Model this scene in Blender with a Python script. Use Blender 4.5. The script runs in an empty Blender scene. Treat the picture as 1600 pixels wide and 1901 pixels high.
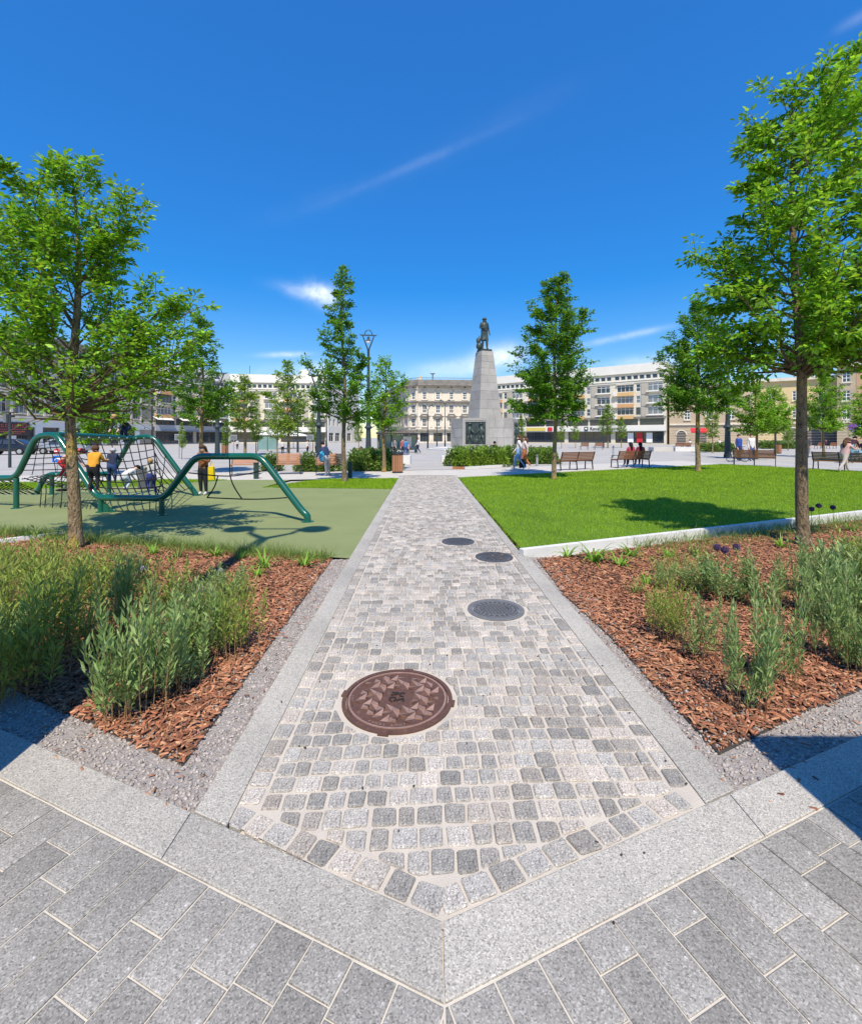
import bpy, math, random
import numpy as np
from mathutils import Vector, Matrix
R = math.radians
PI = math.pi
SC = bpy.context.scene
COL = SC.collection
# ------------------------------------------------------------------ camera
CAM_H, FPX, HX, HY = 1.6, 840.0, 800.0, 812.0        # eye height, focal length and horizon in photo pixels (1600 x 1901)
cam = bpy.data.cameras.new('camera'); camo = bpy.data.objects.new('camera', cam); COL.objects.link(camo)
camo.location = (0, 0, CAM_H); camo.rotation_euler = (R(90), 0, 0)
cam.sensor_fit = 'VERTICAL'; cam.sensor_height = 24.0; cam.lens = 24.0 * FPX / 1901.0
cam.shift_y = -(950.5 - HY) / 1901.0
cam.clip_start = 0.05; cam.clip_end = 3000
SC.camera = camo
# ------------------------------------------------------------------ sky, sun, exposure
SUN_EL, SUN_AZ = 56.0, 3.0                            # sun behind the camera, a touch to the right
w = bpy.data.worlds.new('World'); SC.world = w; w.use_nodes = True
wn, wl = w.node_tree.nodes, w.node_tree.links
wn.clear()
def N(tree, t, **kw):
    n = tree.nodes.new(t)
    for k, v in kw.items():
        setattr(n, k, v)
    return n
def build_world():
    T = w.node_tree
    sky = N(T, 'ShaderNodeTexSky', sky_type='NISHITA', sun_disc=False, sun_elevation=R(SUN_EL), sun_rotation=R(180 - SUN_AZ))
    sky.altitude = 200; sky.air_density = 1.15; sky.dust_density = 0.25; sky.ozone_density = 4.0
    hs = N(T, 'ShaderNodeHueSaturation'); hs.inputs['Saturation'].default_value = 1.35; hs.inputs['Hue'].default_value = .508; hs.inputs['Value'].default_value = 1.2
    wl.new(sky.outputs[0], hs.inputs['Color'])
    # even out the brightness between horizon and zenith, as in a phone picture
    sh = N(T, 'ShaderNodeSeparateColor', mode='HSV'); wl.new(hs.outputs[0], sh.inputs[0])
    pw = N(T, 'ShaderNodeMath', operation='POWER'); wl.new(sh.outputs[2], pw.inputs[0]); pw.inputs[1].default_value = .6
    pk = N(T, 'ShaderNodeMath', operation='MULTIPLY'); wl.new(pw.outputs[0], pk.inputs[0]); pk.inputs[1].default_value = 1.97
    sm = N(T, 'ShaderNodeMath', operation='MULTIPLY'); wl.new(sh.outputs[1], sm.inputs[0]); sm.inputs[1].default_value = 1.08
    sn = N(T, 'ShaderNodeMath', operation='MINIMUM'); wl.new(sm.outputs[0], sn.inputs[0]); sn.inputs[1].default_value = .955
    gm = N(T, 'ShaderNodeCombineColor', mode='HSV'); wl.new(sh.outputs[0], gm.inputs[0]); wl.new(sn.outputs[0], gm.inputs[1]); wl.new(pk.outputs[0], gm.inputs[2])
    tc = N(T, 'ShaderNodeTexCoord')
    sep = N(T, 'ShaderNodeSeparateXYZ'); wl.new(tc.outputs['Generated'], sep.inputs[0])
    def mth(op, a, b=None, c=None, clamp=False):
        n = N(T, 'ShaderNodeMath', operation=op); n.use_clamp = clamp
        for i, v in enumerate((a, b, c)):
            if v is None: continue
            if isinstance(v, (int, float)): n.inputs[i].default_value = v
            else: wl.new(v, n.inputs[i])
        return n.outputs[0]
    yy = mth('MAXIMUM', sep.outputs[1], .02)                            # clouds of the northern sky, on straight (great circle) coordinates
    az = mth('DIVIDE', sep.outputs[0], yy); el = mth('DIVIDE', sep.outputs[2], yy)
    ahead = mth('GREATER_THAN', sep.outputs[1], .05)
    nz = N(T, 'ShaderNodeTexNoise'); nz.inputs['Scale'].default_value = 14; nz.inputs['Detail'].default_value = 7; nz.inputs['Roughness'].default_value = 0.62
    wl.new(tc.outputs['Generated'], nz.inputs['Vector'])
    n0 = mth('SUBTRACT', nz.outputs['Fac'], 0.5)
    def puff(a0, e0, wa, we, rot, gain, rough):
        da = mth('SUBTRACT', az, a0); de = mth('SUBTRACT', el, e0)
        c, s = math.cos(R(rot)), math.sin(R(rot))
        u = mth('DIVIDE', mth('ADD', mth('MULTIPLY', da, c), mth('MULTIPLY', de, s)), wa)
        v = mth('DIVIDE', mth('SUBTRACT', mth('MULTIPLY', de, c), mth('MULTIPLY', da, s)), we)
        d = mth('ADD', mth('MULTIPLY', u, u), mth('MULTIPLY', v, v))
        g = mth('POWER', 2.718, mth('MULTIPLY', d, -1.0))
        g = mth('MULTIPLY', g, mth('MULTIPLY_ADD', n0, rough, 1.0), clamp=True)
        return mth('MULTIPLY', g, gain)
    # soft cirrus: (right/ahead, up/ahead, half width, half height, tilt, strength, raggedness)
    puffs = [(-.243, .318, .030, .020, -25, .80, 5.0), (-.285, .322, .055, .014, -12, .22, 5), (.150, .176, .050, .024, 12, .80, 3.5), (.06, .150, .10, .020, 4, .32, 4), (-.325, .183, .045, .006, 2, .45, 4), (-.27, .145, .09, .018, 0, .35, 4),
             (-.03, .605, .17, .010, 23.5, .045, 3.0), (.16, .70, .20, .03, 26, .012, 2.5), (-.22, .53, .16, .022, 18, .014, 3), (.42, .222, .09, .007, 12, .28, 4), (.50, .165, .12, .016, 4, .25, 4), (.95, .93, .05, .012, 30, .12, 4),
             (-1.8, .35, .3, .05, 8, .3, 4), (1.7, .4, .3, .05, -8, .3, 4)]
    tot = None
    for p in puffs:
        o = puff(*p); tot = o if tot is None else mth('ADD', tot, o)
    tot = mth('MULTIPLY', mth('MINIMUM', tot, 0.85), ahead)
    mx = N(T, 'ShaderNodeMix', data_type='RGBA'); wl.new(tot, mx.inputs[0]); wl.new(gm.outputs[0], mx.inputs[6]); mx.inputs[7].default_value = (7.6, 8.2, 8.8, 1)
    bg = N(T, 'ShaderNodeBackground'); bg.inputs[1].default_value = 0.13; wl.new(mx.outputs[2], bg.inputs[0])
    out = N(T, 'ShaderNodeOutputWorld'); wl.new(bg.outputs[0], out.inputs[0])
build_world()
sun = bpy.data.lights.new('sun', 'SUN'); suno = bpy.data.objects.new('sun', sun); COL.objects.link(suno)
sun.energy = 4.9; sun.angle = R(0.53); sun.color = (1.0, 0.905, 0.75)
_az = R(SUN_AZ)
_sd = Vector((math.sin(_az) * math.cos(R(SUN_EL)), -math.cos(_az) * math.cos(R(SUN_EL)), math.sin(R(SUN_EL))))
suno.rotation_euler = (-_sd).to_track_quat('-Z', 'Y').to_euler(); suno.location = (6, -20, 30)
SC.view_settings.view_transform = 'Standard'; SC.view_settings.look = 'None'
SC.view_settings.exposure = 0.25; SC.view_settings.gamma = 1.0; SC.view_settings.use_curve_mapping = False
SC.render.engine = 'CYCLES'
SC.cycles.max_bounces = 6; SC.cycles.diffuse_bounces = 3; SC.cycles.glossy_bounces = 2; SC.cycles.transmission_bounces = 4; SC.cycles.transparent_max_bounces = 6
SC.cycles.use_denoising = True
# ------------------------------------------------------------------ helpers
rng = random.Random(7)
nrg = np.random.default_rng(7)
def GX(px, py, z=0.0):                                 # photo pixel of a point at height z -> world x, y
    Y = (CAM_H - z) * FPX / (py - HY)
    return ((px - HX) / FPX * Y, Y)
def G(px, py, z=0.0):
    x, y = GX(px, py, z); return Vector((x, y, z))
def AT(px, py, Y):                                     # photo pixel at a known distance Y
    return Vector(((px - HX) / FPX * Y, Y, CAM_H - (py - HY) / FPX * Y))
def tag(o, label=None, cat=None, group=None, kind=None):
    if label: o['label'] = label
    if cat: o['category'] = cat
    if group: o['group'] = group
    if kind: o['kind'] = kind
    return o
def thing(name, label, cat, loc=(0, 0, 0), rz=0.0, group=None):
    o = bpy.data.objects.new(name, None); COL.objects.link(o)
    o.empty_display_size = .2
    o.location = loc; o.rotation_euler = (0, 0, rz)
    return tag(o, label, cat, group)
class MB:
    """collects polygons, then links them as one mesh object"""
    def __init__(s): s.v = []; s.f = []; s.m = []; s.cur = 0
    def add(s, vs, fs):
        b = len(s.v); s.v.extend([tuple(p) for p in vs])
        for f in fs: s.f.append(tuple(i + b for i in f)); s.m.append(s.cur)
        return s
    def box(s, c, d, rz=0.0, rx=0.0, taper=1.0):
        x, y, z = d[0] / 2, d[1] / 2, d[2] / 2
        P = [(-x, -y, -z), (x, -y, -z), (x, y, -z), (-x, y, -z), (-x * taper, -y * taper, z), (x * taper, -y * taper, z), (x * taper, y * taper, z), (-x * taper, y * taper, z)]
        if rx or rz:
            M = Matrix.Rotation(rz, 3, 'Z') @ Matrix.Rotation(rx, 3, 'X')
            P = [M @ Vector(p) for p in P]
        P = [(p[0] + c[0], p[1] + c[1], p[2] + c[2]) for p in P]
        return s.add(P, [(0, 3, 2, 1), (4, 5, 6, 7), (0, 1, 5, 4), (1, 2, 6, 5), (2, 3, 7, 6), (3, 0, 4, 7)])
    def bar(s, a, b, w_, h_):                           # rectangular bar from a to b
        a, b = Vector(a), Vector(b); d = (b - a); L = d.length
        if L < 1e-6: return s
        d.normalize(); up = Vector((0, 0, 1)) if abs(d.z) < .95 else Vector((0, 1, 0))
        x = d.cross(up).normalized() * w_ / 2; y = x.cross(d).normalized() * h_ / 2
        P = [a - x - y, a + x - y, a + x + y, a - x + y, b - x - y, b + x - y, b + x + y, b - x + y]
        return s.add(P, [(3, 2, 1, 0), (4, 5, 6, 7), (0, 1, 5, 4), (1, 2, 6, 5), (2, 3, 7, 6), (3, 0, 4, 7)])
    def tube(s, pts, r, n=8, cap=True):
        pts = [Vector(p) for p in pts]; k = len(pts)
        rad = r if isinstance(r, (list, tuple)) else [r] * k
        ref = None; rings = []
        for i, p in enumerate(pts):
            d = (pts[min(i + 1, k - 1)] - pts[max(i - 1, 0)]).normalized()
            if ref is None:
                ref = Vector((1, 0, 0)) if abs(d.x) < .8 else Vector((0, 1, 0))
            x = (ref - d * ref.dot(d)).normalized(); ref = x; y = d.cross(x)
            rings.append([p + (x * math.cos(2 * PI * j / n) + y * math.sin(2 * PI * j / n)) * rad[i] for j in range(n)])
        V = [q for rg in rings for q in rg]; F = []
        for i in range(k - 1):
            for j in range(n):
                a = i * n + j; b = i * n + (j + 1) % n
                F.append((a, b, b + n, a + n))
        if cap:
            F.append(tuple(range(n - 1, -1, -1))); F.append(tuple(range((k - 1) * n, k * n)))
        return s.add(V, F)
    def lathe(s, prof, n=16, c=(0, 0, 0), cap=True):     # prof: (radius, z) from bottom to top
        V = [(c[0] + r * math.cos(2 * PI * j / n), c[1] + r * math.sin(2 * PI * j / n), c[2] + z) for r, z in prof for j in range(n)]
        F = []
        for i in range(len(prof) - 1):
            for j in range(n):
                a = i * n + j; b = i * n + (j + 1) % n
                F.append((a, b, b + n, a + n))
        if cap:
            F.append(tuple(range(n - 1, -1, -1))); F.append(tuple(range((len(prof) - 1) * n, len(prof) * n)))
        return s.add(V, F)
    def prism(s, poly, z0, z1, bottom=True):
        n = len(poly)
        V = [(p[0], p[1], z0) for p in poly] + [(p[0], p[1], z1) for p in poly]
        F = [tuple(range(n, 2 * n))] + [(i, (i + 1) % n, n + (i + 1) % n, n + i) for i in range(n)]
        if bottom: F.append(tuple(range(n - 1, -1, -1)))
        return s.add(V, F)
    def sheet(s, poly, z):
        return s.add([(p[0], p[1], z) for p in poly], [tuple(range(len(poly)))])
    def ball(s, c, r, n=10, m=6):
        r = r if isinstance(r, (tuple, list)) else (r, r, r)
        V = [(c[0], c[1], c[2] - r[2])]
        for i in range(1, m):
            t = -PI / 2 + PI * i / m
            for j in range(n):
                a = 2 * PI * j / n
                V.append((c[0] + r[0] * math.cos(t) * math.cos(a), c[1] + r[1] * math.cos(t) * math.sin(a), c[2] + r[2] * math.sin(t)))
        V.append((c[0], c[1], c[2] + r[2])); F = []
        for j in range(n): F.append((0, 1 + (j + 1) % n, 1 + j))
        for i in range(m - 2):
            for j in range(n):
                a = 1 + i * n + j; b = 1 + i * n + (j + 1) % n
                F.append((a, b, b + n, a + n))
        t = len(V) - 1; q = 1 + (m - 2) * n
        for j in range(n): F.append((q + j, q + (j + 1) % n, t))
        return s.add(V, F)
    def mesh(s, name, mats, smooth=False):
        me = bpy.data.meshes.new(name); me.from_pydata(s.v, [], s.f)
        for m in (mats if isinstance(mats, (list, tuple)) else [mats]): me.materials.append(m)
        if any(s.m): me.polygons.foreach_set('material_index', s.m)
        if smooth: me.polygons.foreach_set('use_smooth', [True] * len(s.f))
        me.update(); return me
    def build(s, name, mats, parent=None, loc=None, smooth=False):
        return link(name, s.mesh(name, mats, smooth), parent, loc)
def link(name, me, parent=None, loc=None, rz=None):
    o = bpy.data.objects.new(name, me); COL.objects.link(o)
    if parent is not None: o.parent = parent
    if loc is not None: o.location = loc
    if rz is not None: o.rotation_euler = (0, 0, rz)
    return o
def smooth_by_angle(o, ang=40):
    me = o.data; me.polygons.foreach_set('use_smooth', [True] * len(me.polygons))
    try: me.set_sharp_from_angle(angle=R(ang))
    except Exception: pass
    return o
def copy_tree(o, parent=None):
    c = o.copy(); COL.objects.link(c); c.parent = parent
    for ch in list(o.children): copy_tree(ch, c)
    return c
def npmesh(name, V, F, mat, smooth=False):             # V (n,3), F (m,k) of equal-sided faces
    V = np.asarray(V, dtype=np.float32); F = np.asarray(F, dtype=np.int32)
    me = bpy.data.meshes.new(name); k = F.shape[1]
    me.vertices.add(len(V)); me.vertices.foreach_set('co', V.ravel())
    me.loops.add(F.size); me.loops.foreach_set('vertex_index', F.ravel())
    me.polygons.add(len(F)); me.polygons.foreach_set('loop_start', np.arange(0, F.size, k, dtype=np.int32))
    try: me.polygons.foreach_set('loop_total', np.full(len(F), k, dtype=np.int32))
    except Exception: pass
    if smooth: me.polygons.foreach_set('use_smooth', np.ones(len(F), dtype=bool))
    me.materials.append(mat); me.update(calc_edges=True); me.validate()
    return me
def scatter(tv, tf, M, T):                              # template verts (n,3), faces (m,k), matrices (c,3,3), positions (c,3)
    tv = np.asarray(tv, float); tf = np.asarray(tf)
    V = np.einsum('cij,nj->cni', M, tv) + T[:, None, :]
    F = tf[None] + (np.arange(len(T)) * len(tv))[:, None, None]
    return V.reshape(-1, 3), F.reshape(-1, tf.shape[1])
def frames(d, up, roll=None):
    """rotation matrices with local y along d (c,3), local z near up"""
    d = d / np.linalg.norm(d, axis=1, keepdims=True)
    x = np.cross(d, up); ln = np.linalg.norm(x, axis=1, keepdims=True); x = np.where(ln < 1e-4, np.array([[1., 0, 0]]), x / np.maximum(ln, 1e-9))
    z = np.cross(x, d)
    if roll is not None:
        c, s = np.cos(roll)[:, None], np.sin(roll)[:, None]
        x, z = x * c + z * s, z * c - x * s
    return np.stack([x, d, z], axis=2)
def inpoly(P, poly):
    poly = np.asarray(poly); x, y = P[:, 0], P[:, 1]; r = np.zeros(len(P), bool); n = len(poly)
    for i in range(n):
        x1, y1 = poly[i][:2]; x2, y2 = poly[(i + 1) % n][:2]
        if y1 == y2: continue
        c = ((y1 > y) != (y2 > y)) & (x < (x2 - x1) * (y - y1) / (y2 - y1) + x1)
        r ^= c
    return r
def points_in(poly, n):
    poly = np.asarray([p[:2] for p in poly]); lo, hi = poly.min(0), poly.max(0); out = []
    got = 0
    while got < n:
        P = lo + nrg.random((max(n, 1000), 2)) * (hi - lo); P = P[inpoly(P, poly)]; out.append(P); got += len(P)
    return np.concatenate(out)[:n]
def clip(poly, p, nrm):                                 # keep the side where (q-p).n >= 0
    out = []; n = len(poly)
    for i in range(n):
        a, b = poly[i], poly[(i + 1) % n]
        da = (a[0] - p[0]) * nrm[0] + (a[1] - p[1]) * nrm[1]; db = (b[0] - p[0]) * nrm[0] + (b[1] - p[1]) * nrm[1]
        if da >= 0: out.append(a)
        if (da >= 0) != (db >= 0):
            t = da / (da - db); out.append((a[0] + (b[0] - a[0]) * t, a[1] + (b[1] - a[1]) * t))
    return out
def area(poly):
    return abs(sum(poly[i][0] * poly[(i + 1) % len(poly)][1] - poly[(i + 1) % len(poly)][0] * poly[i][1] for i in range(len(poly)))) / 2
# ------------------------------------------------------------------ materials
def hexc(r, g, b):                                      # sRGB 0-255 -> linear
    f = lambda c: (c / 255 / 12.92) if c <= 10 else ((c / 255 + .055) / 1.055) ** 2.4
    return (f(r), f(g), f(b))
MATS = {}
def mat(name, c1, c2=None, scale=4.0, rough=.85, rand=0.0, speck=(), bump=None, metal=0.0, spec=.35, detail=4, coord='Object', coat=0, translucent=0, stretch=None, c3=None, grain=None):
    """c1/c2 mixed by noise; speck: (scale, threshold, colour, amount); rand: brightness spread per piece; bump: (scale, strength, distance)"""
    m = bpy.data.materials.new(name); m.use_nodes = True; T = m.node_tree; T.nodes.clear(); L = T.links
    out = N(T, 'ShaderNodeOutputMaterial'); b = N(T, 'ShaderNodeBsdfPrincipled')
    b.inputs['Roughness'].default_value = rough; b.inputs['Metallic'].default_value = metal; b.inputs['Specular IOR Level'].default_value = spec
    if coat: b.inputs['Coat Weight'].default_value = coat; b.inputs['Coat Roughness'].default_value = .08
    tc = N(T, 'ShaderNodeTexCoord'); vec = tc.outputs[coord]
    if stretch:
        mp = N(T, 'ShaderNodeMapping'); mp.inputs['Scale'].default_value = stretch; L.new(vec, mp.inputs[0]); vec = mp.outputs[0]
    col = None
    rv = None
    if rand or c3:
        oi = N(T, 'ShaderNodeObjectInfo'); ge = N(T, 'ShaderNodeNewGeometry')
        ad = N(T, 'ShaderNodeMath', operation='ADD'); L.new(oi.outputs['Random'], ad.inputs[0]); L.new(ge.outputs['Random Per Island'], ad.inputs[1])
        fr = N(T, 'ShaderNodeMath', operation='FRACT'); L.new(ad.outputs[0], fr.inputs[0]); rv = fr.outputs[0]
    if c2:
        nz = N(T, 'ShaderNodeTexNoise'); nz.inputs['Scale'].default_value = scale; nz.inputs['Detail'].default_value = detail; nz.inputs['Roughness'].default_value = .6
        L.new(vec, nz.inputs['Vector'])
        rp = N(T, 'ShaderNodeMapRange'); rp.inputs[1].default_value = .3; rp.inputs[2].default_value = .7; L.new(nz.outputs['Fac'], rp.inputs[0])
        mx = N(T, 'ShaderNodeMix', data_type='RGBA'); L.new(rp.outputs[0], mx.inputs[0]); mx.inputs[6].default_value = (*c1, 1); mx.inputs[7].default_value = (*c2, 1); col = mx.outputs[2]
    if c3:                                               # a third hue, picked per piece
        m3 = N(T, 'ShaderNodeMix', data_type='RGBA'); pw = N(T, 'ShaderNodeMath', operation='POWER'); L.new(rv, pw.inputs[0]); pw.inputs[1].default_value = 1.6
        L.new(pw.outputs[0], m3.inputs[0])
        if col: L.new(col, m3.inputs[6])
        else: m3.inputs[6].default_value = (*c1, 1)
        m3.inputs[7].default_value = (*c3, 1); col = m3.outputs[2]
    for sc, th, sc_col, amt in speck:
        nz = N(T, 'ShaderNodeTexNoise'); nz.inputs['Scale'].default_value = sc; nz.inputs['Detail'].default_value = 2; L.new(vec, nz.inputs['Vector'])
        rp = N(T, 'ShaderNodeMapRange'); rp.inputs[1].default_value = th; rp.inputs[2].default_value = th + .07; rp.inputs[4].default_value = amt; L.new(nz.outputs['Fac'], rp.inputs[0])
        mx = N(T, 'ShaderNodeMix', data_type='RGBA'); L.new(rp.outputs[0], mx.inputs[0]); mx.inputs[7].default_value = (*sc_col, 1)
        if col: L.new(col, mx.inputs[6])
        else: mx.inputs[6].default_value = (*c1, 1)
        col = mx.outputs[2]
    if grain:                                            # mineral grains: every cell its own grey
        vo = N(T, 'ShaderNodeTexVoronoi'); vo.inputs['Scale'].default_value = grain[0]; L.new(vec, vo.inputs['Vector'])
        sp_ = N(T, 'ShaderNodeSeparateColor'); L.new(vo.outputs['Color'], sp_.inputs[0])
        cv = N(T, 'ShaderNodeValToRGB'); cr = cv.color_ramp; cr.elements[0].position = 0; cr.elements[0].color = (grain[1],) * 3 + (1,); cr.elements[1].position = 1; cr.elements[1].color = (grain[2],) * 3 + (1,)
        e1 = cr.elements.new(.22); e1.color = (.85,) * 3 + (1,); e2 = cr.elements.new(.78); e2.color = (1.1,) * 3 + (1,)
        L.new(sp_.outputs[0], cv.inputs[0])
        mg = N(T, 'ShaderNodeMix', data_type='RGBA', blend_type='MULTIPLY'); mg.inputs[0].default_value = 1.0; L.new(cv.outputs[0], mg.inputs[7])
        if col: L.new(col, mg.inputs[6])
        else: mg.inputs[6].default_value = (*c1, 1)
        col = mg.outputs[2]
    if rand:
        wn_ = N(T, 'ShaderNodeTexWhiteNoise', noise_dimensions='1D'); L.new(rv, wn_.inputs['W'])
        rp = N(T, 'ShaderNodeMapRange'); rp.inputs[3].default_value = 1 - rand; rp.inputs[4].default_value = 1 + rand; L.new(wn_.outputs['Value'], rp.inputs[0])
        hs = N(T, 'ShaderNodeHueSaturation'); L.new(rp.outputs[0], hs.inputs['Value'])
        if col: L.new(col, hs.inputs['Color'])
        else: hs.inputs['Color'].default_value = (*c1, 1)
        col = hs.outputs[0]
    if col: L.new(col, b.inputs['Base Color'])
    else: b.inputs['Base Color'].default_value = (*c1, 1)
    if bump:
        nz = N(T, 'ShaderNodeTexNoise'); nz.inputs['Scale'].default_value = bump[0]; nz.inputs['Detail'].default_value = 4; L.new(vec, nz.inputs['Vector'])
        bp = N(T, 'ShaderNodeBump'); bp.inputs['Strength'].default_value = bump[1]; bp.inputs['Distance'].default_value = bump[2]; L.new(nz.outputs['Fac'], bp.inputs['Height']); L.new(bp.outputs[0], b.inputs['Normal'])
    sh = b.outputs[0]
    if translucent:
        tr = N(T, 'ShaderNodeBsdfTranslucent')
        if col:
            h2 = N(T, 'ShaderNodeHueSaturation'); h2.inputs['Hue'].default_value = .485; h2.inputs['Value'].default_value = 1.5; L.new(col, h2.inputs['Color']); L.new(h2.outputs[0], tr.inputs[0])
        else: tr.inputs[0].default_value = (*c1, 1)
        ms = N(T, 'ShaderNodeMixShader'); ms.inputs[0].default_value = translucent; L.new(sh, ms.inputs[1]); L.new(tr.outputs[0], ms.inputs[2]); sh = ms.outputs[0]
    L.new(sh, out.inputs[0])
    MATS[name] = m
    return m
# ------------------------------------------------------------------ the materials used
GR_D, GR_L = (.09, .09, .09), (.62, .6, .57)
M_cobble = mat('cobble_granite', (.36, .342, .31), (.275, .263, .242), 16, .82, rand=.30, grain=(230, .42, 1.6), bump=(90, .6, .004), c3=(.44, .39, .335), speck=((1.3, .6, (.44, .41, .37), .3), (.9, .6, (.2, .19, .175), .3)))
M_joint = mat('joint_sand', (.56, .505, .43), (.47, .425, .365), 6, .95, bump=(150, .5, .004), speck=((160, .6, (.36, .33, .28), .6), (3, .62, (.38, .35, .3), .5)))
M_kerb = mat('kerb_granite', (.43, .403, .355), (.36, .339, .30), 1.6, .82, rand=.08, grain=(230, .5, 1.45), bump=(160, .4, .002), speck=((1.4, .56, (.34, .32, .285), .5), (4.5, .64, (.27, .255, .225), .4), (40, .70, (.22, .205, .18), .5)))
M_slab = mat('slab_granite', (.245, .232, .209), (.32, .304, .274), 3, .82, rand=.15, grain=(220, .52, 1.5), speck=((24, .67, (.54, .52, .48), .6), (1.5, .58, (.43, .408, .37), .5), (2.7, .63, (.2, .19, .172), .45), (45, .71, (.14, .13, .12), .6)), bump=(140, .35, .002))
M_slabjoint = mat('slab_joint', (.60, .555, .48), (.50, .465, .405), 12, .95, bump=(150, .4, .003), speck=((2.5, .6, (.42, .39, .34), .5),))
M_gravel = mat('gravel', (.36, .325, .30), (.26, .235, .215), 50, .95, bump=(90, .9, .012), speck=((110, .6, (.55, .52, .5), .7), (80, .62, (.12, .11, .1), .6)))
M_pebble = mat('pebble', (.40, .36, .33), (.3, .27, .25), 40, .9, rand=.35)
M_mulch = mat('mulch_soil', (.13, .06, .035), (.07, .035, .022), 25, .95, bump=(60, 1.0, .02))
M_chip = mat('bark_chip', (.31, .118, .064), (.20, .074, .04), 30, .9, rand=.55, c3=(.42, .225, .125))
M_rubber = mat('rubber_floor', (.19, .225, .088), (.225, .258, .108), .7, .95, bump=(160, .6, .005), speck=((150, .6, (.34, .37, .19), .55), (130, .63, (.09, .12, .05), .45), (1.3, .64, (.16, .19, .08), .4)))
M_lawn = mat('lawn_soil', (.06, .14, .012), (.13, .24, .02), .8, .95, bump=(30, .7, .02))
M_grass = mat('grass_blade', (.115, .25, .008), (.25, .42, .014), .7, .7, rand=.4, translucent=.3, spec=.12, c3=(.36, .48, .04), detail=6)
M_walk = mat('walkway_concrete', (.54, .51, .46), (.47, .445, .405), 1.5, .9, bump=(60, .2, .003), speck=((12, .66, (.42, .41, .4), .4),))
M_plaza = mat('plaza_stone', (.44, .418, .38), (.35, .335, .31), .5, .85, bump=(30, .2, .003), speck=((6, .62, (.33, .33, .34), .5),))
M_white_stone = mat('white_stone', (.68, .665, .63), (.6, .59, .565), 4, .8, speck=((60, .66, (.4, .4, .4), .4),))
M_steel_edge = mat('edge_steel', (.12, .11, .1), None, rough=.6, metal=.6)
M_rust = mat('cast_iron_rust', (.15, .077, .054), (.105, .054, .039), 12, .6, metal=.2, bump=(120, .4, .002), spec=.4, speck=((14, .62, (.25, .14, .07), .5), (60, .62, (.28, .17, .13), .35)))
M_rust_rim = mat('cast_iron_worn_lit', (.46, .29, .225), (.31, .185, .14), 16, .42, metal=.3, bump=(120, .3, .002), spec=.5, speck=((20, .62, (.38, .26, .13), .5),))  # worn rim and letters; also the painted-in lit sides of the raised triangles
M_iron = mat('cast_iron_dark', (.085, .088, .094), (.13, .13, .135), 20, .55, metal=.4, bump=(110, .4, .003), spec=.5, speck=((60, .65, (.3, .29, .28), .5),))
M_iron2 = mat('cast_iron_worn_grey', (.24, .24, .24), (.17, .17, .175), 20, .55, metal=.3, bump=(110, .4, .003), spec=.5)
M_blackish = mat('emblem_black', (.03, .025, .022), None, rough=.6)
M_bark = mat('tree_bark', (.36, .27, .155), (.17, .12, .065), 16, .95, bump=(40, 1.0, .05), stretch=(1, 1, .4), speck=((4, .52, (.42, .29, .05), .65), (30, .58, (.06, .04, .025), .7)))
M_bark2 = mat('tree_bark_grey', (.28, .21, .12), (.14, .10, .06), 16, .95, bump=(40, 1.0, .05), stretch=(1, 1, .4), speck=((5, .6, (.38, .33, .2), .6), (30, .58, (.05, .035, .02), .7)))
M_twig = mat('twig_bark', (.10, .075, .045), (.15, .11, .06), 12, .95)
M_leaf = mat('leaf_green', (.085, .245, .010), (.13, .33, .014), .9, .5, rand=.5, translucent=.36, spec=.32, c3=(.29, .48, .03))
M_leaf2 = mat('leaf_deep', (.058, .18, .012), (.095, .25, .016), .9, .5, rand=.38, translucent=.32, spec=.32, c3=(.17, .34, .02))
M_leaf3 = mat('leaf_yellowgreen', (.14, .26, .026), (.19, .32, .035), .9, .5, rand=.3, translucent=.36, spec=.3, c3=(.26, .38, .05))
M_plant = mat('perennial_leaf', (.16, .27, .075), (.22, .33, .10), 3, .6, rand=.35, translucent=.28, spec=.15, c3=(.34, .44, .18))
M_plant2 = mat('perennial_leaf_green', (.19, .29, .045), (.27, .36, .065), 3, .6, rand=.35, translucent=.3, spec=.2, c3=(.31, .36, .09))
M_stem = mat('dry_stem', (.20, .12, .06), (.29, .19, .09), 10, .9, rand=.3)
M_lily = mat('daylily_leaf', (.17, .34, .03), (.24, .42, .05), 4, .5, rand=.25, translucent=.35, spec=.4)
M_tuft = mat('tuft_leaf', (.14, .22, .04), (.22, .29, .07), 4, .6, rand=.3, translucent=.3, spec=.3)
M_allium = mat('allium_purple', (.06, .035, .085), (.10, .06, .13), 30, .8, rand=.4)
M_lilac = mat('lilac_flower', (.32, .24, .42), (.4, .33, .5), 30, .8, rand=.3)
M_hedge = mat('hedge_leaf', (.06, .14, .02), (.095, .19, .03), 2, .5, rand=.35, translucent=.28, spec=.4, c3=(.22, .31, .06))
M_green = mat('green_paint', (.003, .085, .056), (.004, .10, .066), 1.5, .28, spec=.5, coat=.35)
M_rope = mat('black_rope', (.012, .012, .013), None, rough=.8)
M_clamp = mat('steel_clamp', (.6, .61, .62), None, rough=.35, metal=.7)
M_wood = mat('bench_wood', (.30, .135, .065), (.22, .09, .042), 3, .6, rand=.14, stretch=(.4, 6, 6))
M_wood2 = mat('bench_wood_pale', (.44, .22, .12), (.36, .17, .09), 3, .6, rand=.12, stretch=(.4, 6, 6))
M_steel = mat('dark_steel', (.045, .048, .05), None, rough=.5, metal=.4)
M_steel_grey = mat('grey_steel', (.20, .205, .21), None, rough=.45, metal=.5)
M_lamp = mat('lamp_green_iron', (.036, .052, .056), (.05, .068, .072), 4, .5, metal=.3)
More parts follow.
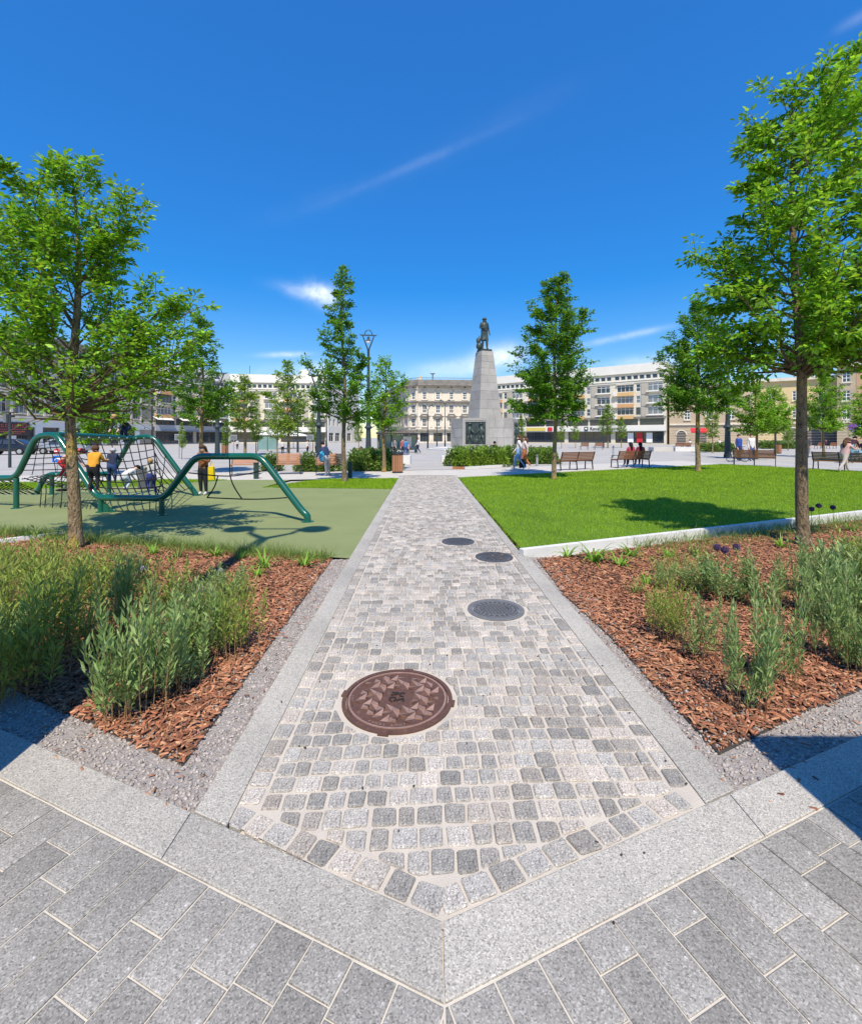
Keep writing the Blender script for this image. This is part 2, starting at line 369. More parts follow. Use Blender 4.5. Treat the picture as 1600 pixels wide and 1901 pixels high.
M_galv = mat('galvanised', (.42, .43, .44), None, rough=.45, metal=.5)
M_glass = mat('window_glass', (.035, .045, .055), None, rough=.06, spec=.8)
M_glassl = mat('window_glass_curtain', (.20, .22, .235), (.09, .1, .115), .35, .08, spec=.8)
M_wframe = mat('window_frame_white', (.74, .74, .72), None, rough=.5)
M_wdark = mat('window_frame_dark', (.10, .09, .085), None, rough=.5)
M_monu = mat('monument_granite', (.38, .362, .33), (.29, .28, .26), .8, .85, rand=.10, speck=((14, .6, (.18, .18, .18), .5), (10, .64, (.48, .47, .45), .5)), bump=(20, .3, .01))
M_bronze = mat('bronze_patina', (.045, .058, .054), (.085, .115, .105), 2.2, .5, metal=.55, bump=(8, .3, .03))
M_cream = mat('stucco_cream', (.76, .67, .545), (.60, .53, .43), .35, .9, speck=((.8, .6, (.42, .36, .29), .5),))
M_cream_trim = mat('stucco_trim', (.76, .69, .58), (.54, .49, .41), .8, .9)
M_dark_trim = mat('cornice_grey_and_shade', (.27, .25, .225), (.17, .16, .145), .8, .9)  # grey cornices; on the palace pediments it paints in shading
M_modern = mat('render_cream', (.66, .60, .475), (.60, .55, .44), .3, .9)
M_modern_w = mat('render_white', (.76, .735, .67), (.68, .66, .61), .3, .9)
M_modern_g = mat('render_grey', (.46, .42, .345), (.38, .35, .295), .4, .9)
M_ochre = mat('panel_ochre', (.66, .44, .20), (.58, .37, .16), .5, .8)
M_orange = mat('panel_orange', (.62, .35, .155), (.52, .30, .14), .5, .8)
M_beige = mat('stucco_beige', (.48, .385, .27), (.40, .32, .225), .4, .9)
M_yellow = mat('stucco_yellow', (.68, .53, .28), (.58, .46, .26), .4, .9)
M_grimy = mat('stucco_grimy', (.44, .385, .30), (.27, .235, .19), .45, .9)
M_white = mat('white_paint', (.78, .77, .75), (.7, .69, .68), .5, .7)
M_greyband = mat('grey_fascia', (.40, .41, .43), None, rough=.6)
M_darkfas = mat('dark_shopfront', (.05, .05, .052), (.09, .085, .08), 1.0, .4)
M_roof = mat('roof_metal', (.28, .27, .26), (.2, .195, .19), .5, .6)
M_sign_dark = mat('sign_charcoal', (.05, .04, .042), None, rough=.5)
M_sign_red = mat('letter_red', (.45, .10, .085), None, rough=.6)
M_ink = mat('letter_black', (.02, .02, .022), None, rough=.6)
M_blue = mat('sign_blue', (.01, .13, .55), None, rough=.4)
M_red = mat('sign_red', (.55, .03, .04), None, rough=.4)
M_signw = mat('sign_white', (.8, .8, .8), None, rough=.4)
M_shelterglass = mat('shelter_glass', (.20, .34, .32), (.1, .2, .19), .5, .08, spec=.8)
M_skin = mat('skin', (.60, .36, .26), None, rough=.6)
M_bin_grey = mat('bin_grey', (.085, .095, .105), None, rough=.6)
M_bollard = mat('bollard_green', (.03, .055, .045), None, rough=.5, metal=.2)
M_awning = mat('awning_white', (.75, .73, .68), None, rough=.8)
# ------------------------------------------------------------------ ground sheets
PX0, PXS = 0.21, -0.0163                                # path centre line x = PX0 + PXS * y
HALF, KW = 1.19, 0.17                                   # half width of the path and its kerb band
VEND = 18.9
def pcx(y): return PX0 + PXS * y
AX, AY, AS = 0.038, 1.28, 0.412                         # apex of the V and slope of its arms
def vline(x, off=0.0): return AY + off + abs(x - AX) * AS
BAND = .217                                             # width of the V band, measured along y
def structure(name, mb, m, parent=None):
    o = mb.build(name, m, parent); o['kind'] = 'structure'; return o
structure('ground', MB().sheet([(-900, -60), (900, -60), (900, 1500), (-900, 1500)], -.06), M_plaza)
pz = []
structure('square_pavement', MB().sheet([(-75, 17.0), (-13, 17.0), (-2.2, 21.0), (-1.35, 18.9), (1.05, 18.9), (17.3, 26.9), (22, 18), (95, 10), (95, 92), (58, 100), (15, 130), (-55, 122), (-66, 95), (-75, 60)], -.004), M_plaza)
# corner points shared by the sheets
mulch_L = [(-1.22, 2.22), (-3.2, 3.14), (-9.5, 5.7), (-9.5, 8.3), (-6.3, 7.45), (-2.85, 6.42), (-1.30, 5.98)]
grav_L = [(-1.0, 1.86), (-5.2, 3.6), (-9.5, 5.4), (-9.5, 6.0), (-3.2, 3.36), (-1.5, 2.6), (-1.45, 5.97), (-1.075, 5.99)]
mulch_R = [(1.46, 2.3), (2.2, 2.66), (9.6, 5.75), (9.6, 9.3), (1.40, 5.98), (1.36, 4.6), (1.44, 3.7)]
grav_R = [(1.36, 1.83), (4.8, 3.25), (9.6, 5.25), (9.6, 5.85), (2.4, 2.9), (1.75, 2.65), (1.65, 4.6), (1.6, 6.1), (1.22, 6.1)]
rubber = [(-1.075, 5.985), (-2.85, 6.42), (-6.3, 7.45), (-9.5, 8.3), (-14.5, 9.2), (-15.6, 13.2), (-12.2, 14.2), (-9.6, 14.8), (-7.6, 17.0), (-5.3, 17.1), (-5.4, 14.45), (-1.22, 14.0)]
lawn = [(1.24, 6.2), (9.3, 9.55), (20.5, 14.2), (22, 18), (20.3, 21), (17.3, 26.9), (1.07, 17.95)]
grass_back = [(-1.22, 14.0), (-5.4, 14.45), (-4.6, 16.3), (-3.9, 17.4), (-1.27, 17.6)]
grass_left = [(-9.6, 14.8), (-12.2, 14.2), (-15.6, 13.2), (-20, 13.5), (-19, 15.4), (-13.3, 16.2), (-9.9, 17.2), (-7.6, 17.0)]
structure('planting_bed_left', MB().sheet(mulch_L, -.012), M_mulch)
structure('planting_bed_right', MB().sheet(mulch_R, -.012), M_mulch)
structure('gravel_strip_left', MB().sheet(grav_L, -.016), M_gravel)
structure('gravel_strip_right', MB().sheet(grav_R, -.016), M_gravel)
structure('play_floor', MB().sheet(rubber, 0.0), M_rubber)
structure('lawn', MB().sheet(lawn, .004), M_lawn)
structure('grass_verge_behind', MB().sheet(grass_back, .004), M_lawn)
structure('grass_verge_left', MB().sheet(grass_left, .004), M_lawn)
walk_L = [(-1.27, 17.6), (-3.9, 17.4), (-5.3, 17.1), (-7.6, 17.0), (-9.9, 17.2), (-13.3, 16.2), (-19, 15.4), (-19, 18.5), (-12, 20.0), (-5, 20.9), (-2.0, 21.2), (-1.3, 18.95)]
walk_R = [(1.07, 17.95), (17.3, 26.9), (17.0, 31), (12, 28.5), (3.2, 23.2), (1.15, 21.9), (1.05, 18.95)]
structure('walkway_left', MB().sheet(walk_L, .002), M_walk)
structure('walkway_right', MB().sheet(walk_R, .002), M_walk)
structure('walkway_crossing', MB().sheet([(-1.36, 18.92), (1.10, 18.92), (1.2, 22.4), (-2.0, 21.6)], .006), M_walk)
structure('path_to_monument', MB().sheet([(-2.0, 21.7), (1.2, 22.5), (1.5, 34), (-2.6, 34)], .010), M_plaza)
# steel edging between gravel and bark
def edging(name, pts, label):
    mb = MB()
    for a, b in zip(pts[:-1], pts[1:]):
        mb.bar((a[0], a[1], -.016), (b[0], b[1], -.016), .004, .03)
    o = mb.build(name, M_steel_edge); tag(o, label, 'edging'); return o
edging('steel_edging', [(-9.5, 5.72), (-3.2, 3.16), (-1.215, 2.225), (-1.30, 5.97)], 'thin dark steel edging around the bark bed left of the path')
edging('steel_edging', [(9.6, 5.78), (2.2, 2.66), (1.46, 2.3), (1.44, 3.7), (1.36, 4.6), (1.40, 5.98)], 'thin dark steel edging around the bark bed right of the path')
# ------------------------------------------------------------------ cobbled path
manholes = [(-.205, 2.775, .352), (.602, 4.21, .275), (.845, 6.06, .262), (.415, 6.96, .262)]
def on_path(poly):
    return [(pcx(v) + u, v) for u, v in poly]
polys = []
def add_cobble(poly, vclip=None):
    q = poly
    if vclip is not None:
        # keep the part above the V's inner line, offset by vclip
        for s in (-1, 1):
            nrm = Vector((-s * AS, 1)).normalized(); q = clip(q, (AX, AY + BAND + vclip), nrm)
            if len(q) < 3: return
    cx = sum(p[0] for p in q) / len(q); cy = sum(p[1] for p in q) / len(q)
    for mx, my, mr in manholes:
        d = math.hypot(cx - mx, cy - my)
        if d < mr + .10:
            if d < mr - .005: return
            nx, ny = (cx - mx) / d, (cy - my) / d
            q = clip(q, (mx + nx * (mr + .014), my + ny * (mr + .014)), (nx, ny))
            if len(q) < 3: return
    if area(q) < .0016: return
    polys.append(q)
J = .0062
v = 1.45; row = 0
while v < VEND - .11:
    h = rng.uniform(.096, .112); u = 0; ph = rng.uniform(0, 6)
    u = -.915
    while u < .915 - .03:
        wd = rng.uniform(.078, .118)
        if .915 - (u + wd) < .055: wd = .915 - u
        j = lambda: rng.uniform(-.0045, .0045)
        wv = lambda uu: .012 * math.sin(uu * 2.3 + row * .15) + .035 * uu
        a, b = u + J, u + wd - J
        p = [(a + j(), v + J + wv(a) + j()), (b + j(), v + J + wv(b) + j()), (b + j(), v + h - J + wv(b) + j()), (a + j(), v + h - J + wv(a) + j())]
        add_cobble(on_path(p), .122)
        u += wd
    v += h; row += 1
for s in (-1, 1):                                       # one row along each kerb
    v = 1.5
    while v < VEND - .1:
        h = rng.uniform(.095, .135); j = lambda: rng.uniform(-.004, .004)
        a, b = (.927, 1.014) if s > 0 else (-1.014, -.927)
        p = [(a + j(), v + J + j()), (b + j(), v + J + j()), (b + j(), v + h - J + j()), (a + j(), v + h - J + j())]
        add_cobble(on_path(p), .122)
        v += h
for s in (-1, 1):                                       # and one row along each arm of the V
    e = Vector((s, AS)).normalized(); n_ = Vector((-s * AS, 1)).normalized(); t = .01
    while t < 1.2:
        wd = rng.uniform(.085, .125); j = lambda: rng.uniform(-.005, .005)
        o_ = Vector((AX, AY + BAND))
        q = [o_ + e * (t + J + j()) + n_ * (.012 + j()), o_ + e * (t + wd - J + j()) + n_ * (.012 + j()), o_ + e * (t + wd - J + j()) + n_ * (.105 + j()), o_ + e * (t + J + j()) + n_ * (.105 + j())]
        q = [(p.x, p.y) for p in q]
        if s < 0: q = q[::-1]
        q = clip(q, (pcx(1.8) + s * 1.017, 1.8), (-s, 0))
        if len(q) >= 3: add_cobble(q)
        t += wd
def cobble_mesh(mb, q, origin=(0, 0), chamfer=True):
    if area(q) <= 0: return
    sa = sum(q[i][0] * q[(i + 1) % len(q)][1] - q[(i + 1) % len(q)][0] * q[i][1] for i in range(len(q)))
    if sa < 0: q = q[::-1]
    if chamfer:
        qq = []
        n = len(q)
        for i in range(n):
            a, b, c = Vector(q[i - 1]), Vector(q[i]), Vector(q[(i + 1) % n])
            la, lc = (a - b).length, (c - b).length
            if la < .03 or lc < .03: qq.append(tuple(b)); continue
            k = rng.uniform(.004, .010)
            qq.append(tuple(b + (a - b) * (k / la))); qq.append(tuple(b + (c - b) * (k / lc)))
        q = qq
    n = len(q); cx = sum(p[0] for p in q) / n; cy = sum(p[1] for p in q) / n
    zt = rng.uniform(-.002, .004); tx, ty = rng.uniform(-.03, .03), rng.uniform(-.03, .03)
    top = []
    for x, y in q:
        dx, dy = x - cx, y - cy; L = math.hypot(dx, dy); k = max(0, 1 - .0065 / max(L, .01))
        top.append((cx + dx * k - origin[0], cy + dy * k - origin[1], zt + tx * dx + ty * dy + .002))
    mid = [(x - origin[0], y - origin[1], zt - .005) for x, y in q]
    bot = [(x - origin[0], y - origin[1], -.03) for x, y in q]
    mb.add(top + mid + bot, [tuple(range(n))] + [(n + i, n + (i + 1) % n, (i + 1) % n, i) for i in range(n)] + [(2 * n + i, 2 * n + (i + 1) % n, n + (i + 1) % n, n + i) for i in range(n)])
polys.sort(key=lambda q: min(p[1] for p in q))
vx = pcx(1.78)
yl = vline(pcx(1.78) - HALF, BAND)
path_o = structure('cobbled_path', MB().sheet([(AX, AY + BAND - .02), (pcx(1.9) + 1.05, 1.90), (pcx(VEND) + 1.05, VEND), (pcx(VEND) - 1.05, VEND), (pcx(1.9) - 1.05, 1.90)], -.0065), M_joint)
for q in polys[:300]:
    cx = sum(p[0] for p in q) / len(q); cy = sum(p[1] for p in q) / len(q)
    mb = MB(); cobble_mesh(mb, q, (cx, cy)); mb.build('cobble', M_cobble, path_o, (cx, cy, 0))
mb = MB()
for q in polys[300:]: cobble_mesh(mb, q, chamfer=(q[0][1] < 9))
tag(mb.build('cobblestones', M_cobble, path_o), kind='stuff')
# kerb bands of the path (long granite slabs)
kb = structure('kerb_band', MB().sheet([(pcx(1) - HALF, 1.2), (AX, AY - .001), (pcx(1) + HALF, 1.2), (pcx(1.8) + HALF, 1.85), (pcx(1.8), 2.0), (pcx(1.8) - HALF, 1.85)], -.022), M_slabjoint)
def slab(name, q, ztop, m, parent, bev=.006, z0=-.05):
    n = len(q); cx = sum(p[0] for p in q) / n; cy = sum(p[1] for p in q) / n
    sa = sum(q[i][0] * q[(i + 1) % n][1] - q[(i + 1) % n][0] * q[i][1] for i in range(n))
    if sa < 0: q = q[::-1]
    mb = MB()
    top = []
    for i in range(n):
        a, b, c = Vector(q[i - 1]), Vector(q[i]), Vector(q[(i + 1) % n])
        e1 = (b - a).normalized(); e2 = (c - b).normalized(); n1 = Vector((-e1.y, e1.x)); n2 = Vector((-e2.y, e2.x))
        bis = (n1 + n2); den = max(.3, 1 + n1.dot(n2)); p = b + bis * (bev / den)
        top.append((p.x - cx, p.y - cy, ztop))
    mid = [(x - cx, y - cy, ztop - bev * .5) for x, y in q]; bot = [(x - cx, y - cy, z0) for x, y in q]
    mb.add(top + mid + bot, [tuple(range(n))] + [(n + i, n + (i + 1) % n, (i + 1) % n, i) for i in range(n)] + [(2 * n + i, 2 * n + (i + 1) % n, n + (i + 1) % n, n + i) for i in range(n)])
    return mb.build(name, m, parent, (cx, cy, 0))
for s in (-1, 1):
    v = None
    inner, outer = s * 1.02, s * HALF
    # first slab is cut along the V
    ys = [None]; y = 3.25 if s < 0 else 2.85
    while y < VEND: ys.append(y); y += rng.uniform(1.35, 1.6)
    ys.append(VEND)
    for a, b in zip(ys[:-1], ys[1:]):
        if a is None:
            xi, xo = pcx(1.85) + inner, pcx(1.75) + outer
            q = [(xo, vline(xo, BAND + .004)), (xi, vline(xi, BAND + .004)), (pcx(b) + inner, b - .002), (pcx(b) + outer, b - .002)]
        else:
            q = [(pcx(a) + outer, a + .002), (pcx(a) + inner, a + .002), (pcx(b) + inner, b - .002), (pcx(b) + outer, b - .002)]
        slab('kerb_slab', q, .004, M_kerb, kb, .004)
for s in (-1, 1):
    xs = [0, 1.06 if s < 0 else 1.30, 2.5, 3.7, 5.0, 6.4, 8.0, 9.5]
    for a, b in zip(xs[:-1], xs[1:]):
        g = .002
        q = [(AX + s * (a + g), vline(AX + s * (a + g))), (AX + s * (b - g), vline(AX + s * (b - g))), (AX + s * (b - g), vline(AX + s * (b - g), BAND - .003)), (AX + s * (a + g), vline(AX + s * (a + g), BAND - .003))]
        slab('kerb_slab', q, .003, M_kerb, kb, .004)
# ------------------------------------------------------------------ grey slab paving in the foreground
fore = structure('forecourt_paving', MB().sheet([(-9.5, vline(-9.5) + .02), (AX, AY + .02), (9.5, vline(9.5) + .02), (12, -4), (-12, -4)], -.006), M_slabjoint)
slabs = []
for s in (-1, 1):
    e = Vector((s, AS)).normalized(); n_ = Vector((s * AS, -1)).normalized(); o_ = Vector((AX, AY))
    t = -2.4; k = 0
    while t < 7.0:
        wd = rng.choice((.150, .150, .152, .148)); d = .004 - rng.uniform(0, .3)
        dd = .006
        first = True
        while dd < 3.6:
            L = rng.choice((.15, .20, .30, .30, .25, .22))
            if first: L = rng.uniform(.10, .30); first = False
            g = .0035
            q = [o_ + e * (t + g) + n_ * (dd + g), o_ + e * (t + wd - g) + n_ * (dd + g), o_ + e * (t + wd - g) + n_ * (dd + L - g), o_ + e * (t + g) + n_ * (dd + L - g)]
            q = clip([(p.x, p.y) for p in q], (AX + s * g, 0), (s, 0))
            if len(q) >= 3 and area(q) > .002: slabs.append(q)
            dd += L
        t += wd
def screen_rank(q):
    cx = sum(p[0] for p in q) / len(q); cy = sum(p[1] for p in q) / len(q)
    inv = 0 if (cy > .9 and abs(cx) < cy * 1.05 + .1) else 5
    return inv + math.hypot(cx, cy)
slabs = [q for q in slabs if max(p[1] for p in q) > -2.5]
slabs.sort(key=screen_rank)
for q in slabs[:300]: slab('paving_slab', q, rng.uniform(-.002, .002), M_slab, fore, .003, -.04)
mb = MB()
for q in slabs[300:]: mb.prism(q if sum(q[i][0] * q[(i + 1) % len(q)][1] - q[(i + 1) % len(q)][0] * q[i][1] for i in range(len(q))) > 0 else q[::-1], -.04, 0, bottom=False)
tag(mb.build('paving_slabs', M_slab, fore), kind='stuff')
# raised granite kerb between bed and lawn
def kerb_line(name, a, b, label, h=.085, wd=.10, step=1.0):
    a, b = Vector(a), Vector(b); L = (b - a).length; t = thing(name, label, 'kerb', (a.x, a.y, 0), math.atan2(b.y - a.y, b.x - a.x))
    x = 0
    while x < L - .05:
        l = min(step, L - x); MB().box((x + l / 2, 0, h / 2 - .03), (l - .006, wd, h + .06), taper=.998).build('kerb_stone', M_white_stone, t); x += step
    return t
kerb_line('granite_kerb', (1.22, 6.14), (20.0, 14.0), 'low pale granite kerb between the lawn and the right bark bed')
kerb_line('granite_kerb', (-7.7, 5.6), (-5.98, 7.4), 'low pale granite kerb crossing the left bed behind the tree', h=.06, wd=.08)
# ------------------------------------------------------------------ manhole covers
def text_mesh(name, txt, size, m, extrude=.002, align='CENTER'):
    cu = bpy.data.curves.new(name, 'FONT'); cu.body = txt; cu.size = size; cu.extrude = extrude; cu.align_x = align; cu.align_y = 'CENTER'; cu.resolution_u = 3
    o = bpy.data.objects.new(name + '_src', cu); COL.objects.link(o)
    dg = bpy.context.evaluated_depsgraph_get(); me = bpy.data.meshes.new_from_object(o.evaluated_get(dg)); me.name = name
    bpy.data.objects.remove(o); bpy.data.curves.remove(cu)
    me.materials.clear(); me.materials.append(m); return me
def ring(mb, r0, r1, z0, z1, n=48, c=(0, 0)):
    V = []
    for r, z in ((r0, z0), (r0, z1), (r1, z1), (r1, z0)):
        V += [(c[0] + r * math.cos(2 * PI * j / n), c[1] + r * math.sin(2 * PI * j / n), z) for j in range(n)]
    F = []
    for k in range(3):
        for j in range(n): F.append((k * n + j, k * n + (j + 1) % n, (k + 1) * n + (j + 1) % n, (k + 1) * n + j))
    F = [f[::-1] for f in F]
    mb.add(V, F)
def disc(mb, r, z0, z1, n=48):
    mb.lathe([(r, z0), (r, z1)], n)
def arc_text(txt, radius, a0, size, m, parent, name, inward=True, step=None):
    step = step or size * .95 / radius
    for i, ch in enumerate(txt):
        if ch == ' ': continue
        a = a0 + (i - (len(txt) - 1) / 2) * step * (1 if inward else -1)
        me = text_mesh(name, ch, size, m, .0008)
        o = link(name, me, parent, (radius * math.sin(a), -radius * math.cos(a) if inward else -radius * math.cos(a), .0085))
        o.rotation_euler = (0, 0, a if inward else a + PI)
def big_cover(mx, my):
    t = thing('manhole_cover', 'large rust-brown cast iron manhole cover with raised triangles and emblem', 'manhole cover', (mx, my, 0), R(-9))
    mb = MB(); ring(mb, .312, .336, -.03, .006); mb.build('frame', M_rust, t)
    mb = MB()
    for k in range(4):
        a = R(0 + 90 * k); mb.box((math.cos(a) * .338, math.sin(a) * .338, -.008), (.03, .07, .03), a)
    for k, a in enumerate((0, 90, 180, 270)):
        b = MB(); b.box((math.cos(R(a)) * .340, math.sin(R(a)) * .340, -.008), (.020, .06, .024), R(a)); b.build('lug', M_rust, t)
    mb = MB(); disc(mb, .308, -.03, .003); lid = mb.build('lid', M_rust, t)
    mb = MB(); ring(mb, .288, .299, 0, .0075); mb.build('rim', M_rust_rim, t)
    # raised half pyramids on a square grid, leaving the middle free for the emblem
    c = .0475
    for tone, m_ in ((0, M_rust_rim), (1, M_rust)):  # light and dark iron put lit and shaded sides into the colour
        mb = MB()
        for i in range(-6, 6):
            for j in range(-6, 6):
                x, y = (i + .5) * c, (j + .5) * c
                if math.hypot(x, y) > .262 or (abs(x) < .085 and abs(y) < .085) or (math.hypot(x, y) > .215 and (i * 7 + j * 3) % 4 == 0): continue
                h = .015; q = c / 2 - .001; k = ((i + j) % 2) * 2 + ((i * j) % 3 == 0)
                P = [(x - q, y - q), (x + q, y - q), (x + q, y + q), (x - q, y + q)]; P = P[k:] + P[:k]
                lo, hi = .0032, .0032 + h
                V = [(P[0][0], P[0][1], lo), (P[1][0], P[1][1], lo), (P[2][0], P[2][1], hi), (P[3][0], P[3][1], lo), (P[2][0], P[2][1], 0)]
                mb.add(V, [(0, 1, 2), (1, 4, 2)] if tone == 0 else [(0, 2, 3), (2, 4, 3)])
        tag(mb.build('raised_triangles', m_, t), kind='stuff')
    # emblem: four strokes in a two by two square
    em = MB(); z = .006
    def stroke(pts, wv=.0125):
        for a, b in zip(pts[:-1], pts[1:]): em.bar((a[0], a[1], z), (b[0], b[1], z), wv, .006)
    def arc(cx, cy, r, a0, a1, n=10): return [(cx + r * math.cos(R(a0 + (a1 - a0) * i / n)), cy + r * math.sin(R(a0 + (a1 - a0) * i / n))) for i in range(n + 1)]
    stroke([(-.062, .066), (-.006, .066)]); stroke(arc(-.036, .066, .03, 0, -85) + [(-.052, .032), (-.06, .022)])
    stroke(arc(.036, .044, .026, 60, 300)); stroke(arc(-.034, -.032, .028, -60, 240)); stroke([(-.034, -.066), (-.034, -.072)], .014)
    stroke(arc(.036, -.05, .026, 60, 190)); stroke([(.058, -.016), (.06, -.052)]); stroke([(.04, -.018), (.06, -.016)])
    eo = em.build('emblem', M_blackish, t); eo.scale = (.72, .72, 1)
    arc_text('KANAŁ ŁÓDŹ', .275, 0, .024, M_rust_rim, t, 'letter')
    arc_text('ŁÓDŹ', .275, R(-78), .020, M_rust_rim, t, 'letter')
    b = MB(); ring(b, .010, .014, .003, .007, 4, (.235, .03)); b.build('mark', M_rust_rim, t)
big_cover(-.205, 2.775)
def grey_cover(mx, my, r, label, rings=True):
    t = thing('manhole_cover', label, 'manhole cover', (mx, my, 0), R(12), 'small grey covers on the path')
    mb = MB(); ring(mb, r - .05, r, -.03, .005); mb.build('frame', M_iron2 if rings else M_iron, t)
    mb = MB(); disc(mb, r - .056, -.03, .001); mb.build('lid', M_iron, t)
    if rings:
        mb = MB(); ring(mb, r - .072, r - .062, 0, .007); ring(mb, r - .135, r - .128, 0, .007); tag(mb.build('raised_rings', M_iron2, t), kind='stuff')
        mb = MB()
        for k in range(36):
            a = 2 * PI * k / 36; mb.box((math.cos(a) * (r - .025), math.sin(a) * (r - .025), .006), (.012, .022, .006), a)
        for k in range(22):
            a = 2 * PI * k / 22; mb.box((math.cos(a) * (r - .1), math.sin(a) * (r - .1), .004), (.03, .018, .007), a)
        for i in range(-4, 5):
            for j in range(-4, 5):
                if math.hypot(i, j) * .03 < r - .15: mb.box((i * .03, j * .03, .004), (.02, .009, .006), R(45) if (i + j) % 2 else R(-45))
        tag(mb.build('studs', M_iron2, t), kind='stuff')
    else:
        mb = MB()
        for i in range(-6, 7):
            for j in range(-6, 7):
                if math.hypot(i, j) * .033 < r - .075: mb.box((i * .033, j * .033, .003), (.022, .008, .005), R(45) if (i + j) % 2 else R(-45))
        tag(mb.build('studs', M_iron, t), kind='stuff')
grey_cover(.602, 4.21, .262, 'round grey cover with concentric rings, nearest of the three grey ones')
grey_cover(.845, 6.06, .25, 'dark plain round cover beside the right path edge near the lawn corner', False)
grey_cover(.415, 6.96, .25, 'dark plain round cover farthest up the path from the viewer', False)
# ------------------------------------------------------------------ bark chips, gravel, grass
def boxes_cloud(P, sx, sy, sz, tilt, name, m, zbase):
    n = len(P)
    tv = np.array([(-.5, -.5, -.5), (.5, -.5, -.5), (.5, .5, -.5), (-.5, .5, -.5), (-.36, -.5, .5), (.5, -.36, .5), (.4, .5, .5), (-.5, .42, .5)])
    tf = np.array([(4, 5, 6, 7), (0, 1, 5, 4), (1, 2, 6, 5), (2, 3, 7, 6), (3, 0, 4, 7)])
    yaw = nrg.random(n) * 2 * PI; d = np.stack([np.cos(yaw), np.sin(yaw), nrg.normal(0, tilt, n)], 1)
    up = np.stack([nrg.normal(0, tilt, n), nrg.normal(0, tilt, n), np.ones(n)], 1)
    M_ = frames(d, up) * np.stack([sx(n), sy(n), sz(n)], 1)[:, None, :]
    T = np.stack([P[:, 0], P[:, 1], zbase(n)], 1)
    V, F = scatter(tv, tf, M_, T)
    return link(name, npmesh(name, V, F, m))
U = lambda a, b: (lambda n: a + (b - a) * nrg.random(n))
def near_weight(P, y0): return P[nrg.random(len(P)) < np.clip(y0 / P[:, 1], .12, 1)]
for nm, poly, lab in (('bark_chips', mulch_L, 'reddish bark chips covering the bed left of the path'), ('bark_chips', mulch_R, 'reddish bark chips covering the bed right of the path')):
    P = near_weight(points_in(poly, 60000), 3.2)
    P = P[np.abs(P[:, 0]) < P[:, 1] * 1.05 + .4]
    o = boxes_cloud(P, U(.005, .015), U(.022, .07), U(.003, .007), .26, nm, M_chip, U(-.007, .012))
    tag(o, lab, 'bark mulch', kind='stuff')
for nm, poly, lab in (('gravel_stones', grav_L, 'small grey gravel stones edging the bed left of the path'), ('gravel_stones', grav_R, 'small grey gravel stones edging the bed right of the path')):
    P = points_in(poly, 14000); P = P[(np.abs(P[:, 0]) < P[:, 1] * 1.05 + .3)]
    o = boxes_cloud(P, U(.006, .014), U(.008, .018), U(.005, .010), .4, nm, M_pebble, U(-.017, -.009))
    tag(o, lab, 'gravel', kind='stuff')
# stray chips on gravel and kerb, bits of soil on the path by the covers
P = np.concatenate([points_in(grav_L, 420), points_in(grav_R, 300), np.stack([nrg.normal(.95, .22, 90), nrg.normal(6.5, .45, 90)], 1)])
o = boxes_cloud(P, U(.004, .010), U(.012, .035), U(.002, .005), .15, 'scattered_chips', M_chip, U(-.006, .008)); tag(o, 'stray bark chips scattered over the gravel and the path', 'bark chips', kind='stuff')
P = np.concatenate([np.stack([nrg.normal(.95, .25, 260), nrg.normal(6.4, .4, 260)], 1), np.stack([nrg.uniform(-.9, 1.2, 45), nrg.uniform(1.45, 4, 45)], 1)])
o = boxes_cloud(P, U(.003, .008), U(.004, .014), U(.003, .005), .15, 'soil_crumbs', mat('soil_crumb', (.05, .038, .03), None), U(.006, .010)); tag(o, 'dark soil crumbs lying on the cobbles around the small covers', 'soil crumbs', kind='stuff')
def grass(poly, n, hmin, hmax, wd, name, label, near=8.0, m=None):
    P = points_in(poly, n); keep = nrg.random(len(P)) < np.clip((near / P[:, 1]) ** 1.2, .06, 1); P = P[keep & (np.abs(P[:, 0]) < P[:, 1] * 1.02 + 1.0)]
    k = len(P); yaw = nrg.random(k) * 2 * PI; far = np.clip(P[:, 1] / near, 1, 3.2)
    h = (hmin + (hmax - hmin) * nrg.random(k)) * (1 + .15 * (far - 1)); wv = wd * far * (.7 + .6 * nrg.random(k))
    d = np.stack([nrg.normal(0, .45, k), nrg.normal(0, .45, k), np.ones(k)], 1)
    s = np.stack([np.cos(yaw), np.sin(yaw), np.zeros(k)], 1)
    b = np.stack([P[:, 0], P[:, 1], np.full(k, .002)], 1)
    V = np.stack([b - s * wv[:, None] / 2, b + s * wv[:, None] / 2, b + d * h[:, None]], 1).reshape(-1, 3)
    o = link(name, npmesh(name, V, np.arange(3 * k).reshape(-1, 3), m or M_grass)); tag(o, label, 'grass', kind='stuff')
grass(lawn, 560000, .025, .05, .006, 'lawn_grass', 'short bright green grass of the lawn right of the path')
grass(grass_back, 26000, .03, .06, .011, 'verge_grass', 'short green grass strip around the slim tree left of the path', 14)
grass(grass_left, 40000, .03, .06, .012, 'verge_grass', 'short green grass strip behind the climbing frame', 14)
